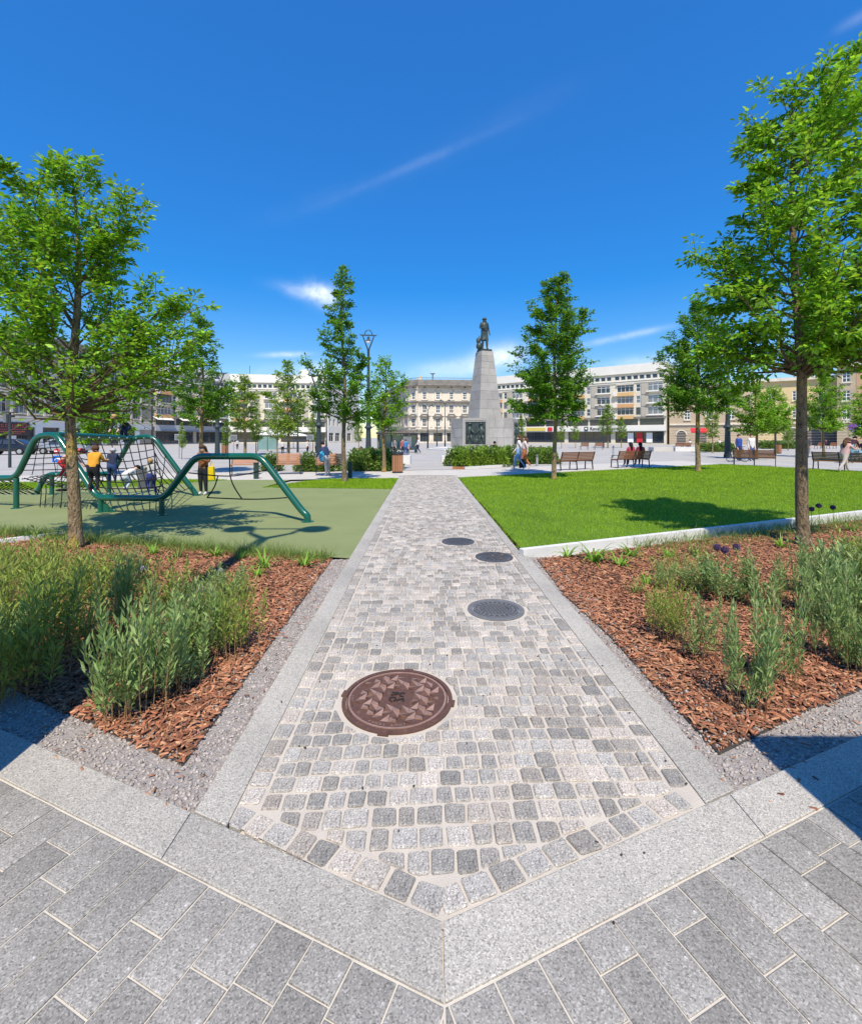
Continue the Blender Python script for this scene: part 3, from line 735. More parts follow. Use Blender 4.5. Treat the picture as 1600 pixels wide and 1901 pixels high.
# taller ragged grass along the lawn side of the kerb and the near edge of the play floor
def edge_strip(a, b, n, wd, hmin, hmax, name, label, m):
    a, b = np.array(a), np.array(b); t = nrg.random(n); P = a + (b - a) * t[:, None]; nn = np.array([-(b - a)[1], (b - a)[0]]); nn = nn / np.linalg.norm(nn)
    P = P + nn * nrg.normal(0, wd, n)[:, None]
    k = n; yaw = nrg.random(k) * 2 * PI; h = hmin + (hmax - hmin) * nrg.random(k) ** 2; d = np.stack([nrg.normal(0, .5, k), nrg.normal(0, .5, k), np.ones(k)], 1); s = np.stack([np.cos(yaw), np.sin(yaw), np.zeros(k)], 1)
    bb = np.stack([P[:, 0], P[:, 1], np.full(k, -.005)], 1)
    V = np.stack([bb - s * .004, bb + s * .004, bb + d * h[:, None]], 1).reshape(-1, 3)
    tag(link(name, npmesh(name, V, np.arange(3 * k).reshape(-1, 3), m)), label, 'grass', kind='stuff')
edge_strip((-9.3, 8.1), (-1.35, 5.95), 9000, .10, .03, .22, 'wild_grass', 'ragged yellow-green grass along the near edge of the play floor', M_tuft)
edge_strip((3.0, 6.55), (10, 9.3), 5000, .22, .03, .2, 'wild_grass', 'ragged grass growing in the bed below the pale kerb', M_tuft)
# ------------------------------------------------------------------ bed plants
LV = np.array([(0, 0, 0), (.5, .42, .06), (0, 1, 0), (-.5, .42, .06)])      # one folded leaf: base, right, tip, left
LF = np.array([(0, 1, 2), (0, 2, 3)])
def leaves_mesh(name, P, D, L, Wd, m, upbias=1.0):
    k = len(P); up = np.stack([nrg.normal(0, .5, k), nrg.normal(0, .5, k), np.full(k, upbias)], 1)
    M_ = frames(D, up, nrg.normal(0, .5, k)); M_ = M_ * np.stack([Wd, L, L], 1)[:, None, :]
    V, F = scatter(LV, LF, M_, P); return npmesh(name, V, F, m)
def make_perennial(seed, nst, h, spread, nl, leafL, m, splay=.35):
    r = random.Random(seed); mb = MB(); P, D, Ls = [], [], []
    for i in range(nst):
        a = r.uniform(0, 2 * PI); rad = spread * .45 * math.sqrt(r.random()); b = Vector((math.cos(a) * rad, math.sin(a) * rad, -.01))
        hh = h * (r.uniform(.35, .75) if r.random() < .4 else r.uniform(.75, 1.05)); out = Vector((math.cos(a), math.sin(a), 0)) * splay * (rad / max(spread, .01) + .2) * hh
        pts = [b + out * (t ** 1.6) + Vector((0, 0, hh * t)) + Vector((r.gauss(0, .008), r.gauss(0, .008), 0)) for t in (0, .25, .5, .75, 1)]
        mb.tube(pts, [.0032, .0028, .0022, .0016, .0008], 3, cap=False)
        for q in range(nl):
            t = .22 + .78 * (q + r.random()) / nl
            i0 = min(3, int(t * 4)); f = t * 4 - i0; p = pts[i0].lerp(pts[i0 + 1], f)
            az = q * 2.4 + r.uniform(-.5, .5); el = r.uniform(.15, .9) + .5 * t
            p = p + Vector((math.cos(az), math.sin(az), .25)) * r.uniform(0, .045) * (1.15 - t * .6); P.append(p); D.append((math.cos(az) * math.cos(el), math.sin(az) * math.cos(el), math.sin(el))); Ls.append(leafL * r.uniform(.6, 1.15) * (1.1 - .5 * abs(t - .6)))
    L = np.array(Ls)
    return mb.mesh('stems', M_stem), leaves_mesh('foliage', np.array(P), np.array(D), L * 1.05, L * r.uniform(.24, .30), m)
PER = [make_perennial(11, 34, .62, .60, 50, .072, M_plant, .30), make_perennial(12, 22, .62, .46, 52, .066, M_plant, .28), make_perennial(13, 38, .62, .66, 44, .060, M_plant2, .34), make_perennial(14, 32, .62, .56, 48, .055, M_plant2, .34), make_perennial(15, 18, .62, .36, 52, .056, M_plant, .25)]
def perennial(px, py, top, wpx, kind, label, group):
    x, y = GX(px, py); h = (py - top) / FPX * y * 1.02; wd = wpx / FPX * y
    t = thing('leafy_perennial', label, 'plant', (x, y, 0), rng.uniform(0, 6.28), group)
    s = (wd / .68, wd / .68, h / .62)
    for nm, me in zip(('stems', 'foliage'), PER[kind]):
        o = link(nm, me, t); 
    t.scale = s
SIDE_L, SIDE_R = 'upright leafy perennials in the left bed', 'upright leafy perennials in the right bed'
left_plants = [(250, 1318, 1105, 150, 0, 'large blue-green bushy perennial nearest the gravel corner of the left bed'), (335, 1272, 1130, 130, 0, 'bushy green perennial just behind the largest plant of the left bed'),
    (60, 1262, 1065, 190, 2, 'wide pale green perennial at the left edge above the dark shadow'), (-20, 1300, 1120, 130, 2, 'pale green perennial cut off by the left picture edge, front row'),
    (120, 1190, 1040, 130, 3, 'tall feathery green perennial left of the dark upright one'), (215, 1185, 1030, 110, 4, 'narrow dark green upright perennial left of centre in the left bed'),
    (285, 1165, 1040, 110, 2, 'loose pale perennial behind the big blue-green plant'), (385, 1215, 1085, 120, 0, 'green perennial beside the yellow-green seedling in the left bed'),
    (440, 1208, 1075, 110, 3, 'perennial with brown stems nearest the path in the left bed'), (375, 1140, 1065, 100, 4, 'perennial standing in the lamp shadow of the left bed'),
    (165, 1110, 1020, 120, 3, 'feathery green perennial at the foot of the left tree'), (25, 1155, 1000, 130, 2, 'tall yellow-green perennial at the left picture edge'),
    (70, 1090, 1005, 110, 3, 'low feathery perennial left of the tree trunk'), (240, 1080, 1010, 70, 4, 'dark slim perennial right of the left tree trunk'), (430, 1110, 1050, 80, 1, 'small grey-green perennial at the far right of the left bed'), (300, 1240, 1150, 110, 1, 'short grey-green perennial squeezed between the larger left bed plants'), (15, 1235, 1110, 110, 0, 'dark green perennial low at the left edge of the left bed')]
for px, py, tp, wd, k, lab in left_plants: perennial(px, py, tp, wd, k, lab, SIDE_L)
right_plants = [(1385, 1312, 1120, 120, 1, 'tall grey-green perennial nearest the gravel in the right bed'), (1445, 1275, 1095, 110, 1, 'grey-green perennial just right of the tallest one in the right bed'),
    (1300, 1225, 1105, 100, 4, 'sparse brown-stemmed perennial nearest the path in the right bed'), (1245, 1185, 1080, 90, 3, 'thin yellowish perennial at the left of the right bed'),
    (1530, 1215, 1045, 90, 1, 'tall slim grey-green perennial below the right tree'), (1592, 1240, 1120, 100, 0, 'grey-green perennial cut off by the right picture edge, front row'),
    (1490, 1135, 1005, 90, 4, 'upright green spire left of the right tree trunk shadow'), (1420, 1130, 1030, 100, 1, 'bushy grey-green perennial in the middle of the right bed'), (1345, 1110, 1035, 100, 0, 'small bushy perennial below the purple globe flowers'),
    (1280, 1095, 1045, 80, 1, 'small grey-green perennial left of the purple globe flowers'), (1230, 1090, 1040, 60, 4, 'little upright perennial near the daylilies of the right bed'), (1555, 1110, 1010, 120, 0, 'dark green perennial in the shade beside the right tree trunk'),
    (1600, 1170, 1020, 120, 0, 'dark shaded perennial at the right picture edge'), (1650, 1120, 990, 140, 3, 'green perennial just beyond the right picture edge'), (1560, 1160, 1075, 110, 0, 'shaded perennial behind the tall slim one under the right tree')]
for px, py, tp, wd, k, lab in right_plants: perennial(px, py, tp, wd, k, lab, SIDE_R)
def strap_mesh(seed, n, L, wd, m, name, droop=1.0):
    r = random.Random(seed); V, F = [], []
    for i in range(n):
        a = r.uniform(0, 2 * PI); l = L * r.uniform(.6, 1.1); up = r.uniform(.55, 1.15); d = Vector((math.cos(a), math.sin(a), 0)); s = Vector((-d.y, d.x, 0)); b = len(V)
        p = d * r.uniform(0, .04)
        for k in range(6):
            t = k / 5; q = p + d * (l * .75 * t) * (1.3 - up * .5) + Vector((0, 0, l * (up * t * 1.15 - droop * .75 * t * t))); hw = wd * (1 - t ** 2.2) * .5 + .0006
            V += [q - s * hw, q + s * hw]
        for k in range(5): F.append((b + 2 * k, b + 2 * k + 1, b + 2 * k + 3, b + 2 * k + 2))
    return npmesh(name, np.array([tuple(v) for v in V]), np.array(F), m)
LILY = [strap_mesh(3, 26, .34, .02, M_lily, 'leaves'), strap_mesh(4, 20, .34, .018, M_lily, 'leaves')]
TUFT = [strap_mesh(5, 40, .24, .007, M_tuft, 'leaves', .5), strap_mesh(6, 30, .2, .012, M_lily, 'leaves', .6)]
def clump(name, me, px, py, size, label, cat, group):
    x, y = GX(px, py); o = link(name, me, None, (x, y, -.005), rng.uniform(0, 6.28)); o.scale = (size,) * 3; tag(o, label, cat, group); return o
for i, (px, py, s, lab) in enumerate([(565, 1050, .9, 'daylily clump at the path-side corner of the left bed'), (492, 1052, 1.25, 'arching daylily clump in the lamp shadow of the left bed'), (400, 1032, .8, 'daylily clump beside the tree shadow at the far edge of the left bed'), (478, 1068, .8, 'low daylily clump in front of the arching one in the left bed'), (285, 1028, .9, 'broad-leaved green clump just right of the left tree'), (1052, 1034, .95, 'leftmost daylily clump below the pale kerb'), (1102, 1042, 1.35, 'large daylily clump below the pale kerb'), (1150, 1050, 1.2, 'daylily clump with long arching leaves, third along the pale kerb'), (1172, 1032, 1.0, 'upright daylily clump right of the others below the pale kerb'), (1580, 985, 1.1, 'bright green clump right of the right tree trunk')]):
    clump('daylily', LILY[i % 2], px, py, s, lab, 'plant', 'daylily clumps')
for i, (px, py, s, lab) in enumerate([(330, 1035, 1, 'grassy tuft at the far edge of the left bed, left of centre'), (445, 1038, .9, 'grassy tuft near the daylilies of the left bed'), (215, 1040, 1.0, 'grassy tuft right beside the left tree trunk'), (60, 1000, 1.2, 'grassy tuft behind the short pale kerb on the left'), (255, 1055, 1.1, 'wide grassy tuft in front of the tree shadow'), (1200, 1085, .9, 'fine grassy tuft left in the right bed'), (1180, 1100, .8, 'small grassy tuft among the bark of the right bed'), (1240, 1035, 1, 'grassy tuft close to the pale kerb'), (1290, 1030, 1.1, 'grassy tuft beneath the lawn shadow at the kerb'), (1450, 1015, 1.2, 'grassy tuft left of the right tree'), (1220, 1130, .7, 'thin grassy tuft near the sparse perennial'), (400, 1175, .8, 'yellow-green seedling between the left bed perennials')]):
    clump('grass_tuft', TUFT[i % 2], px, py, s, lab, 'plant', 'grassy tufts in the beds')
def allium(px, py, top, label, m=M_allium, size=.036):
    x, y = GX(px, py); h = (py - top) / FPX * y; t = thing('allium', label, 'flower', (x, y, 0), 0, 'globe flowers in the beds')
    MB().tube([(0, 0, 0), (.01, 0, h * .5), (0, 0, h)], .004, 5).build('stem', M_plant2, t)
    mb = MB(); r = random.Random(px)
    for i in range(60):
        zz = 1 - 2 * (i + .5) / 60; a = i * 2.4; rr = math.sqrt(1 - zz * zz); d = Vector((rr * math.cos(a), rr * math.sin(a), zz)); s = size * r.uniform(.75, 1.1)
        mb.bar(d * s * .3 + Vector((0, 0, h)), d * s + Vector((0, 0, h)), .003, .003); mb.box(d * s + Vector((0, 0, h)), (.012, .012, .012))
    mb.build('flower_head', m, t)
for px, py, tp, lab in [(1330, 1060, 1016, 'dark purple globe flower, left one of three close together'), (1345, 1064, 1021, 'dark purple globe flower, middle one of three close together'), (1366, 1058, 1015, 'dark purple globe flower, right one of three close together'), (1505, 990, 945, 'purple globe flower just right of the right tree trunk'), (1519, 990, 939, 'tall dark globe flower right of the right tree trunk'), (1545, 985, 942, 'faded greyish globe flower farthest right by the kerb')]:
    allium(px, py, tp, lab)
for px, py, tp, lab in [(375, 1130, 1094, 'pale lilac flower above the lamp shadow in the left bed'), (410, 1090, 1060, 'pale lilac flower near the daylilies'), (268, 1085, 1055, 'pale lilac flower behind the dark upright perennial')]:
    allium(px, py, tp, lab, M_lilac, .022)
# low feathery growth between the larger plants: one uncountable mass per bed
def ground_cover(poly, n, label, hmax, m):
    P = points_in(poly, n); g = nrg; k = 9
    base = np.repeat(P, k, axis=0) + g.normal(0, .035, (n * k, 2)); z = g.random(n * k) * hmax * np.repeat(.5 + g.random(n), k)
    D = np.stack([g.normal(0, .7, n * k), g.normal(0, .7, n * k), np.full(n * k, .8)], 1); L = .05 * (.6 + .7 * g.random(n * k))
    me = leaves_mesh('ground_cover', np.stack([base[:, 0], base[:, 1], z], 1), D, L, L * .22, m); tag(link('ground_cover', me), label, 'ground cover', kind='stuff')
ground_cover([GX(-60, 1230), GX(190, 1235), GX(320, 1160), GX(300, 1090), GX(180, 1050), GX(-60, 1020)], 420, 'low feathery green growth filling the left bed between the taller plants', .24, M_plant2)
ground_cover([GX(1500, 1120), GX(1560, 1160), GX(1680, 1180), GX(1680, 1000), GX(1530, 1020)], 260, 'low feathery green growth in the shade below the right tree', .2, M_plant)
ground_cover([GX(1200, 1040), GX(1330, 1040), GX(1320, 1120), GX(1220, 1110)], 110, 'sparse low green growth near the daylilies of the right bed', .14, M_plant2)
ground_cover([GX(330, 1180), GX(470, 1170), GX(470, 1100), GX(400, 1070), GX(300, 1080)], 120, 'sparse low green growth at the path side of the left bed', .16, M_plant2)
# ------------------------------------------------------------------ trees
def make_tree(seed, H, z0, prof, tr, nlimb, nleaf, leafL, leafm, barkm, lean=(0, 0), steep=.9, twig_r=.006, droop=.15, trunk_n=10, limbs=None, zleaf=0.0, bare=0.0):
    """prof: rows of (height fraction within the crown, reach to the left, reach to the right, reach fore and aft)"""
    r = random.Random(seed)
    tk = MB(); br = MB()
    def axis(z):
        t = z / H; return Vector((lean[0] * t + .05 * math.sin(z * 1.3 + seed) * min(1, z / 2), lean[1] * t + .05 * math.cos(z * 1.1 + seed) * min(1, z / 2), z))
    zs = [0, .06, .18, .4, .8, 1.2, z0, z0 + .5] + [z0 + .5 + (H * .96 - z0 - .5) * i / 5 for i in range(1, 6)]
    zs = sorted(set(zs))
    rad = []
    for z in zs:
        k = tr * (1 - .30 * z / max(z0, .1)) if z <= z0 else tr * .70 * (1 - (z - z0) / (H - z0)) ** .85 + .006
        if z < .2: k *= 1.35 - 1.6 * z
        rad.append(k)
    tk.tube([axis(z) for z in zs], rad, trunk_n)
    def reach(t, az):
        ts = [p[0] for p in prof]; 
        l = np.interp(t, ts, [p[1] for p in prof]); rr = np.interp(t, ts, [p[2] for p in prof]); d = np.interp(t, ts, [p[3] for p in prof])
        c, s = math.cos(az), math.sin(az); a = rr if c > 0 else l
        return (a * d) / math.sqrt((d * c) ** 2 + (a * s) ** 2 + 1e-9)
    P, D = [], []
    twigs = []
    def limb(zb, tip, rb):
        b = axis(zb); L = (tip - b).length; mid = b.lerp(tip, .5) + Vector((r.gauss(0, .05), r.gauss(0, .05), -.06 * L + r.gauss(0, .04))) * 1.0
        pts = [b, b.lerp(mid, .55) + Vector((r.gauss(0, .02), r.gauss(0, .02), 0)), mid, mid.lerp(tip, .5) + Vector((r.gauss(0, .04), r.gauss(0, .04), .03 * L)), tip]
        br.tube(pts, [rb, rb * .75, rb * .55, rb * .36, .004], 5, cap=False)
        n2 = max(4, int(L * 6.0))
        for i in range(n2):
            t = .22 + .78 * (i + r.random()) / n2; j = min(3, int(t * 4)); p = pts[j].lerp(pts[j + 1], t * 4 - j); d = (pts[j + 1] - pts[j]).normalized()
            a = r.uniform(0, 2 * PI); side = d.cross(Vector((math.cos(a), math.sin(a), .3))).normalized()
            l2 = (.30 + .42 * (1 - t) * min(L, 1.8)) * r.uniform(.6, 1.15) * min(1, .45 + L * .4)
            e = p + (d * .75 + side * .75 + Vector((0, 0, .22))).normalized() * l2
            twigs.append((p, e))
            br.tube([p, p.lerp(e, .5) + Vector((0, 0, .02)), e], [twig_r, twig_r * .7, .002], 3, cap=False)
        twigs.append((pts[3], tip)); twigs.append((pts[2], pts[3]))
    for i in range(nlimb):
        t = (i + r.random() * .7) / nlimb
        az = i * 2.399 + r.uniform(-.35, .35)
        zt = z0 + zleaf + (H - z0 - zleaf) * t
        rr = reach(t, az) * (r.uniform(.5, .9) if r.random() < .6 else r.uniform(.9, 1.2))
        tip = axis(zt) + Vector((math.cos(az) * rr, math.sin(az) * rr, r.uniform(-.08, .12)))
        zb = max(z0 * .98 + r.uniform(0, .12), zt - rr * steep * r.uniform(.8, 1.15) - .05)
        limb(min(zb, H * .93), tip, tr * (.32 - .2 * t) * min(1, .5 + rr * .5))
    for q in (limbs or []): limb(q[0], axis(q[0]) + Vector(q[1]), q[2])
    # leader
    for k in range(10):
        z = H * .80 + H * .2 * k / 10; a = r.uniform(0, 6.28); twigs.append((axis(z), axis(z) + Vector((math.cos(a) * .14, math.sin(a) * .14, .2))))
    wts = np.array([(e - p).length + .08 for p, e in twigs]); wts *= np.random.default_rng(seed + 5).lognormal(0, .75, len(wts)); wts /= wts.sum()
    if bare:                                            # the lowest branches carry few leaves
        zz = np.array([(p.z + e.z) / 2 for p, e in twigs]); wts *= np.clip((zz - z0) / (bare * (H - z0)), .22, 1); wts /= wts.sum()
    cnt = np.random.default_rng(seed).multinomial(nleaf, wts)
    for (p, e), n in zip(twigs, cnt):
        d = (e - p)
        for k in range(n):
            t = r.random() ** .75; a = r.uniform(0, 2 * PI); off = Vector((math.cos(a), math.sin(a), r.uniform(-.5, .6)))
            q = p + d * t + off * r.uniform(0, .05 + leafL * .6)
            dd = (off * .8 + d.normalized() * .6 + Vector((0, 0, -droop - r.random() * .5)))
            P.append(q); D.append(tuple(dd))
    P, D = np.array([tuple(p) for p in P]), np.array(D)
    rg = np.random.default_rng(seed + 1); L = leafL * (.6 + .6 * rg.random(len(P)))
    crown = leaves_mesh('crown', P, D, L, L * (.42 + .16 * rg.random(len(P))), leafm)
    return tk.mesh('trunk', barkm, True), br.mesh('branches', M_twig, True), crown
def place_tree(name, meshes, x, y, label, group=None, rz=0, s=(1, 1, 1)):
    t = thing(name, label, 'tree', (x, y, -.01), rz, group); t.scale = s
    for nm, me in zip(('trunk', 'branches', 'crown'), meshes): link(nm, me, t)
    return t
# left foreground tree: broad crown reaching low to the right
x1, y1 = GX(141, 1017)
t1 = make_tree(21, 5.6, 1.9, [(0, .7, .8, .7), (.12, 1.3, 1.45, 1.3), (.3, 1.55, 1.75, 1.4), (.48, 1.4, 1.2, 1.25), (.68, 1.2, .9, 1.0), (.85, .85, .85, .8), (1, .3, .4, .3)], .088, 56, 27000, .088, M_leaf, M_bark, (-.05, 0), .95, bare=.38,
               limbs=[(2.0, (1.95, .1, 1.05), .045), (2.05, (-1.35, -.2, .95), .045), (2.2, (1.5, .5, .7), .03), (2.3, (-1.25, .4, 1.5), .03), (3.2, (-1.0, .1, 1.75), .03), (3.9, (.85, .1, 1.05), .025), (2.1, (1.85, -.1, .85), .03), (2.15, (1.4, .1, 1.5), .03), (2.3, (1.75, .2, 1.25), .03)])
place_tree('street_tree', t1, x1, y1, 'broad young tree with mossy yellow trunk in the left bed', 'young trees along the path')
# right foreground tree: dense, tall, leaning slightly left
x2, y2 = GX(1491, 1012)
t2 = make_tree(37, 6.9, 2.55, [(0, .95, 1.4, 1.1), (.1, 1.2, 1.7, 1.4), (.32, 1.4, 1.9, 1.5), (.5, 1.15, 1.8, 1.3), (.7, .85, 1.5, 1.0), (.88, .6, 1.3, .7), (1, .3, 1.0, .35)], .086, 66, 36000, .102, M_leaf, M_bark2, (-.2, 0), .75,
               limbs=[(2.6, (1.5, -.1, .9), .035), (2.65, (-1.3, .1, .3), .03), (5.4, (.95, .1, 2.0), .03)])
place_tree('street_tree', t2, x2, y2, 'tall dense young tree with grey patchy trunk in the right bed', 'young trees along the path')
# slimmer trees farther along
x, y = GX(640, 894)
t3 = make_tree(41, 7.75, 2.15, [(0, 1.0, .8, .8), (.15, 1.35, 1.0, 1.1), (.4, 1.3, .85, 1.0), (.6, .65, .6, .6), (.8, .4, .6, .4), (1, .1, .2, .1)], .092, 46, 13000, .12, M_leaf2, M_bark2, (-.1, 0), .9)
place_tree('street_tree', t3, x, y, 'slim conical tree on the grass strip left of the path', 'young trees along the path')
x, y = GX(1028, 890)
t4 = make_tree(43, 7.75, 2.3, [(0, 1.1, 1.1, 1.1), (.12, 1.7, 1.55, 1.5), (.3, 1.85, 1.65, 1.6), (.55, 1.3, 1.45, 1.3), (.75, 1.05, 1.15, 1.0), (.9, .7, .85, .7), (1, .25, .4, .3)], .095, 66, 32000, .12, M_leaf2, M_bark, (.08, 0), .8)
place_tree('street_tree', t4, x, y, 'dense oval tree on the lawn just right of the path', 'young trees along the path')
x, y = GX(1295, 875)
t5 = make_tree(47, 8.0, 2.9, [(0, 1.5, 1.3, 1.3), (.15, 1.95, 1.6, 1.7), (.4, 1.7, 1.5, 1.5), (.65, 1.3, 1.1, 1.2), (.85, .8, .8, .7), (1, .2, .2, .2)], .115, 62, 27000, .135, M_leaf2, M_bark, (0, 0), .8)
place_tree('street_tree', t5, x, y, 'dark green tree at the far edge of the lawn, left of the right foreground tree', 'young trees along the path')
x, y = GX(375, 880)
t6 = make_tree(53, 7.0, 2.2, [(0, 1.0, .9, 1), (.2, 1.3, 1.15, 1.2), (.45, 1.1, 1.1, 1.1), (.7, .7, .75, .7), (1, .15, .15, .15)], .10, 40, 10500, .14, M_leaf2, M_bark, (0, 0), .9)
place_tree('street_tree', t6, x, y, 'tree standing behind the woman with the yellow bag', 'young trees beyond the walkway')
x, y = GX(713, 876)
t7 = make_tree(59, 5.3, 1.9, [(0, .5, .6, .5), (.2, 1.0, .95, 1), (.5, 1.05, 1.0, 1), (.8, .6, .65, .6), (1, .15, .15, .15)], .10, 34, 6000, .135, M_leaf, M_bark, (.05, 0), 1.0)
place_tree('street_tree', t7, x, y, 'small bright tree with mossy trunk beside the slatted bin', 'young trees beyond the walkway')
# light-crowned trees farther back share three templates
F = [make_tree(61, 6.0, 1.9, [(0, .6, .6, .6), (.2, 1.25, 1.25, 1.25), (.5, 1.15, 1.2, 1.1), (.8, .6, .6, .6), (1, .15, .15, .15)], .09, 32, 4600, .165, M_leaf3, M_bark, (0, 0), 1.0, twig_r=.008, trunk_n=7),
     make_tree(67, 6.0, 1.9, [(0, .5, .5, .5), (.3, 1.0, .9, .9), (.6, .75, .8, .8), (1, .12, .12, .12)], .085, 30, 3800, .165, M_leaf3, M_bark, (.05, 0), 1.1, twig_r=.008, trunk_n=7),
     make_tree(71, 6.0, 2.0, [(0, 1.0, 1.0, 1), (.25, 1.6, 1.6, 1.6), (.6, 1.4, 1.4, 1.4), (1, .3, .3, .3)], .11, 42, 8500, .175, M_leaf, M_bark2, (0, 0), .8, twig_r=.008, trunk_n=7)]
far = [(535, 26.5, 672, 0, 1.15, 'tall airy pale green tree behind the wooden benches on the left'), (455, 40, 700, 1, 1.5, 'narrow pale tree left of the tall airy one, before the cream block'), (476, 44, 762, 0, .95, 'small round pale tree behind the green tube arch'), (515, 46, 755, 0, 1.0, 'small pale tree left of the tall airy trunk'), (581, 46, 768, 1, .95, 'small pale tree beside the dark lamp column on the left'),
       (666, 50, 778, 1, 1.0, 'thin pale tree seen between the slim tree and the lamp column'), (180, 19, 690, 2, .75, 'leafy tree directly behind the left foreground trunk'), (338, 33, 785, 1, .75, 'very young tree behind the climbing net, before the grey shop front'), (420, 38, 780, 1, .9, 'pale young tree right of the tree behind the woman'), (1128, 68, 752, 1, 1.3, 'light green tree in front of the white shop sign on the right'), (1153, 70, 775, 1, 1.1, 'smaller tree right next to the one before the white shop sign'),
       (967, 70, 772, 1, .9, 'thin tree right beside the monument base'), (1042, 66, 782, 0, .8, 'small tree behind the bench, left of the white sign'), (1068, 68, 780, 0, .85, 'small tree left of the round shop emblem'), (1322, 47, 752, 1, 1.05, 'thin yellow-green tree before the beige corner house'), (1403, 33, 708, 2, 1.0, 'bushy tree behind the cyclists on the right'), (1438, 42, 716, 2, 1.0, 'bushy tree just left of the right foreground trunk'), (1528, 36, 692, 2, 1.0, 'bushy green tree right of the right foreground trunk'), (1618, 30, 706, 2, .9, 'tree cut off by the right picture edge'), (1462, 55, 776, 0, .9, 'small tree behind the low green shrubs on the right')]
for i, (px, Y, top, k, wds, lab) in enumerate(far):
    x = (px - HX) / FPX * Y; H = CAM_H + (HY - top) / FPX * Y
    place_tree('young_tree', F[k], x, Y, lab, 'young trees around the square', rng.uniform(0, 6.28), (wds * H / 6.0 if k < 2 else wds, wds * H / 6.0 if k < 2 else wds, H / 6.05))
# ------------------------------------------------------------------ hedges and shrubs
def bush_mesh(seed, n, leafL, m, flat=1.0):
    g = np.random.default_rng(seed); d = g.normal(0, 1, (n, 3)); d /= np.linalg.norm(d, axis=1, keepdims=True); d[:, 2] = np.abs(d[:, 2])
    lump = 1 + .18 * np.sin(d[:, 0] * 5 + seed) * np.cos(d[:, 1] * 6) + .12 * np.sin(d[:, 2] * 9)
    r = (.45 + .55 * g.random(n) ** .6) * lump; P = d * r[:, None] * np.array([.5, .5, 1.0 * flat]); P[:, 2] += .02
    L = leafL * (.6 + .7 * g.random(n)); return leaves_mesh('foliage', P, d + g.normal(0, .6, (n, 3)) + np.array([0, 0, .4]), L, L * .55, m)
BUSH = [bush_mesh(1, 1100, .15, M_hedge), bush_mesh(2, 1100, .15, M_hedge), bush_mesh(3, 900, .17, M_leaf3)]
stem_me = MB()
for k in range(7):
    a = k * 2.4; stem_me.tube([(0.03 * math.cos(a), .03 * math.sin(a), 0), (.3 * math.cos(a), .3 * math.sin(a), .7)], [.02, .008], 4)
stem_me = stem_me.mesh('stems', M_twig)
def bush(px, py, wd, h, k, label, group):
    x, y = GX(px, py); t = thing('shrub', label, 'shrub', (x, y, -.01), rng.uniform(0, 6.28), group); t.scale = (wd, wd, h); link('foliage', BUSH[k], t); link('stems', stem_me, t)
ORD = ['first', 'second', 'third', 'fourth', 'fifth', 'sixth', 'seventh', 'eighth']
def hedge(rows, wd, h, ks, what, group):
    for rn, (py, xs) in rows.items():
        for i, px in enumerate(xs): bush(px, py + (i % 2) * .8, wd, h, ks[i % len(ks)], '%s shrub, %s from the left, of the %s' % (rn, ORD[i], what), group)
hedge({'front': (873, (660, 677, 694, 711, 728)), 'rear': (867.5, (668, 686, 703, 720))}, 1.0, .88, (0, 1), 'green hedge behind the slatted bin', 'shrubs of the low hedge left of the path')
hedge({'front': (874, (504, 566, 582, 599, 615))}, .95, .75, (0, 1), 'green hedge behind the wooden benches', 'shrubs behind the left benches')
hedge({'front': (865, (842, 858, 876, 893, 911, 928, 944)), 'rear': (858, (850, 868, 886, 903, 922, 940, 956))}, 1.0, .92, (0, 2, 1, 2), 'yellow-green hedge before the monument', 'shrubs of the low hedge below the monument')
hedge({'front': (860, (978, 993, 1008, 1022)), 'rear': (854, (985, 1001, 1018))}, 1.05, .82, (0, 0, 2), 'darker hedge behind the walking women', 'shrubs behind the walking women')
hedge({'front': (838, (1305, 1322, 1338, 1352)), 'rear': (833.5, (1313, 1330, 1346))}, 1.6, .85, (0, 1), 'green patch left of the cyclists', 'shrubs left of the cyclists')
hedge({'front': (832.5, (1412, 1428, 1444, 1460, 1474)), 'rear': (828.5, (1420, 1436, 1452))}, 1.8, .95, (0, 1), 'green patch right of the cyclists', 'shrubs right of the cyclists')
# ------------------------------------------------------------------ climbing frame
def rounded(pts, rad=.22, n=5):
    pts = [Vector(p) for p in pts]; out = [pts[0]]
    for i in range(1, len(pts) - 1):
        a, b, c = pts[i - 1], pts[i], pts[i + 1]; r1 = min(rad, (a - b).length * .45); r2 = min(rad, (c - b).length * .45)
        p, q = b + (a - b).normalized() * r1, b + (c - b).normalized() * r2
        for k in range(n + 1):
            t = k / n; out.append(p * (1 - t) ** 2 + b * 2 * t * (1 - t) + q * t ** 2)
    out.append(pts[-1]); return out
def front(px, py):                                     # the front tube stands in one upright plane
    k = (px - HX) / FPX; Y = 8.05 / (1 + .23 * k); return AT(px, py, Y)
def rear(px, py):
    k = (px - HX) / FPX; Y = 12.15 / (1 + .05 * k); return AT(px, py, Y)
cf = thing('climbing_frame', 'dark green bent tube climbing frame with black rope nets on the play floor', 'climbing frame', (0, 0, 0))
TR = .066
fpts = [front(-60, 888), front(31, 887), front(68, 810), front(106, 806), front(181, 924), front(305, 925), front(364, 847), front(484, 847), front(566, 966)]
fpts[-1].z = 0.0
e_ = front(571, 968); e_.z = .0
smooth_by_angle(MB().tube(rounded(fpts[:-1] + [front(562, 950), e_ + Vector((0, 0, .12)), e_], .2), TR, 14).build('front_tube', M_green, cf), 60)
rpts = [rear(68, 918), rear(86, 880), rear(208, 880), rear(245, 813), rear(284, 809), rear(366, 921)]
rpts[0].z = 0; rpts[-1].z = 0
smooth_by_angle(MB().tube(rounded(rpts, .25), TR, 14).build('rear_tube', M_green, cf), 60)
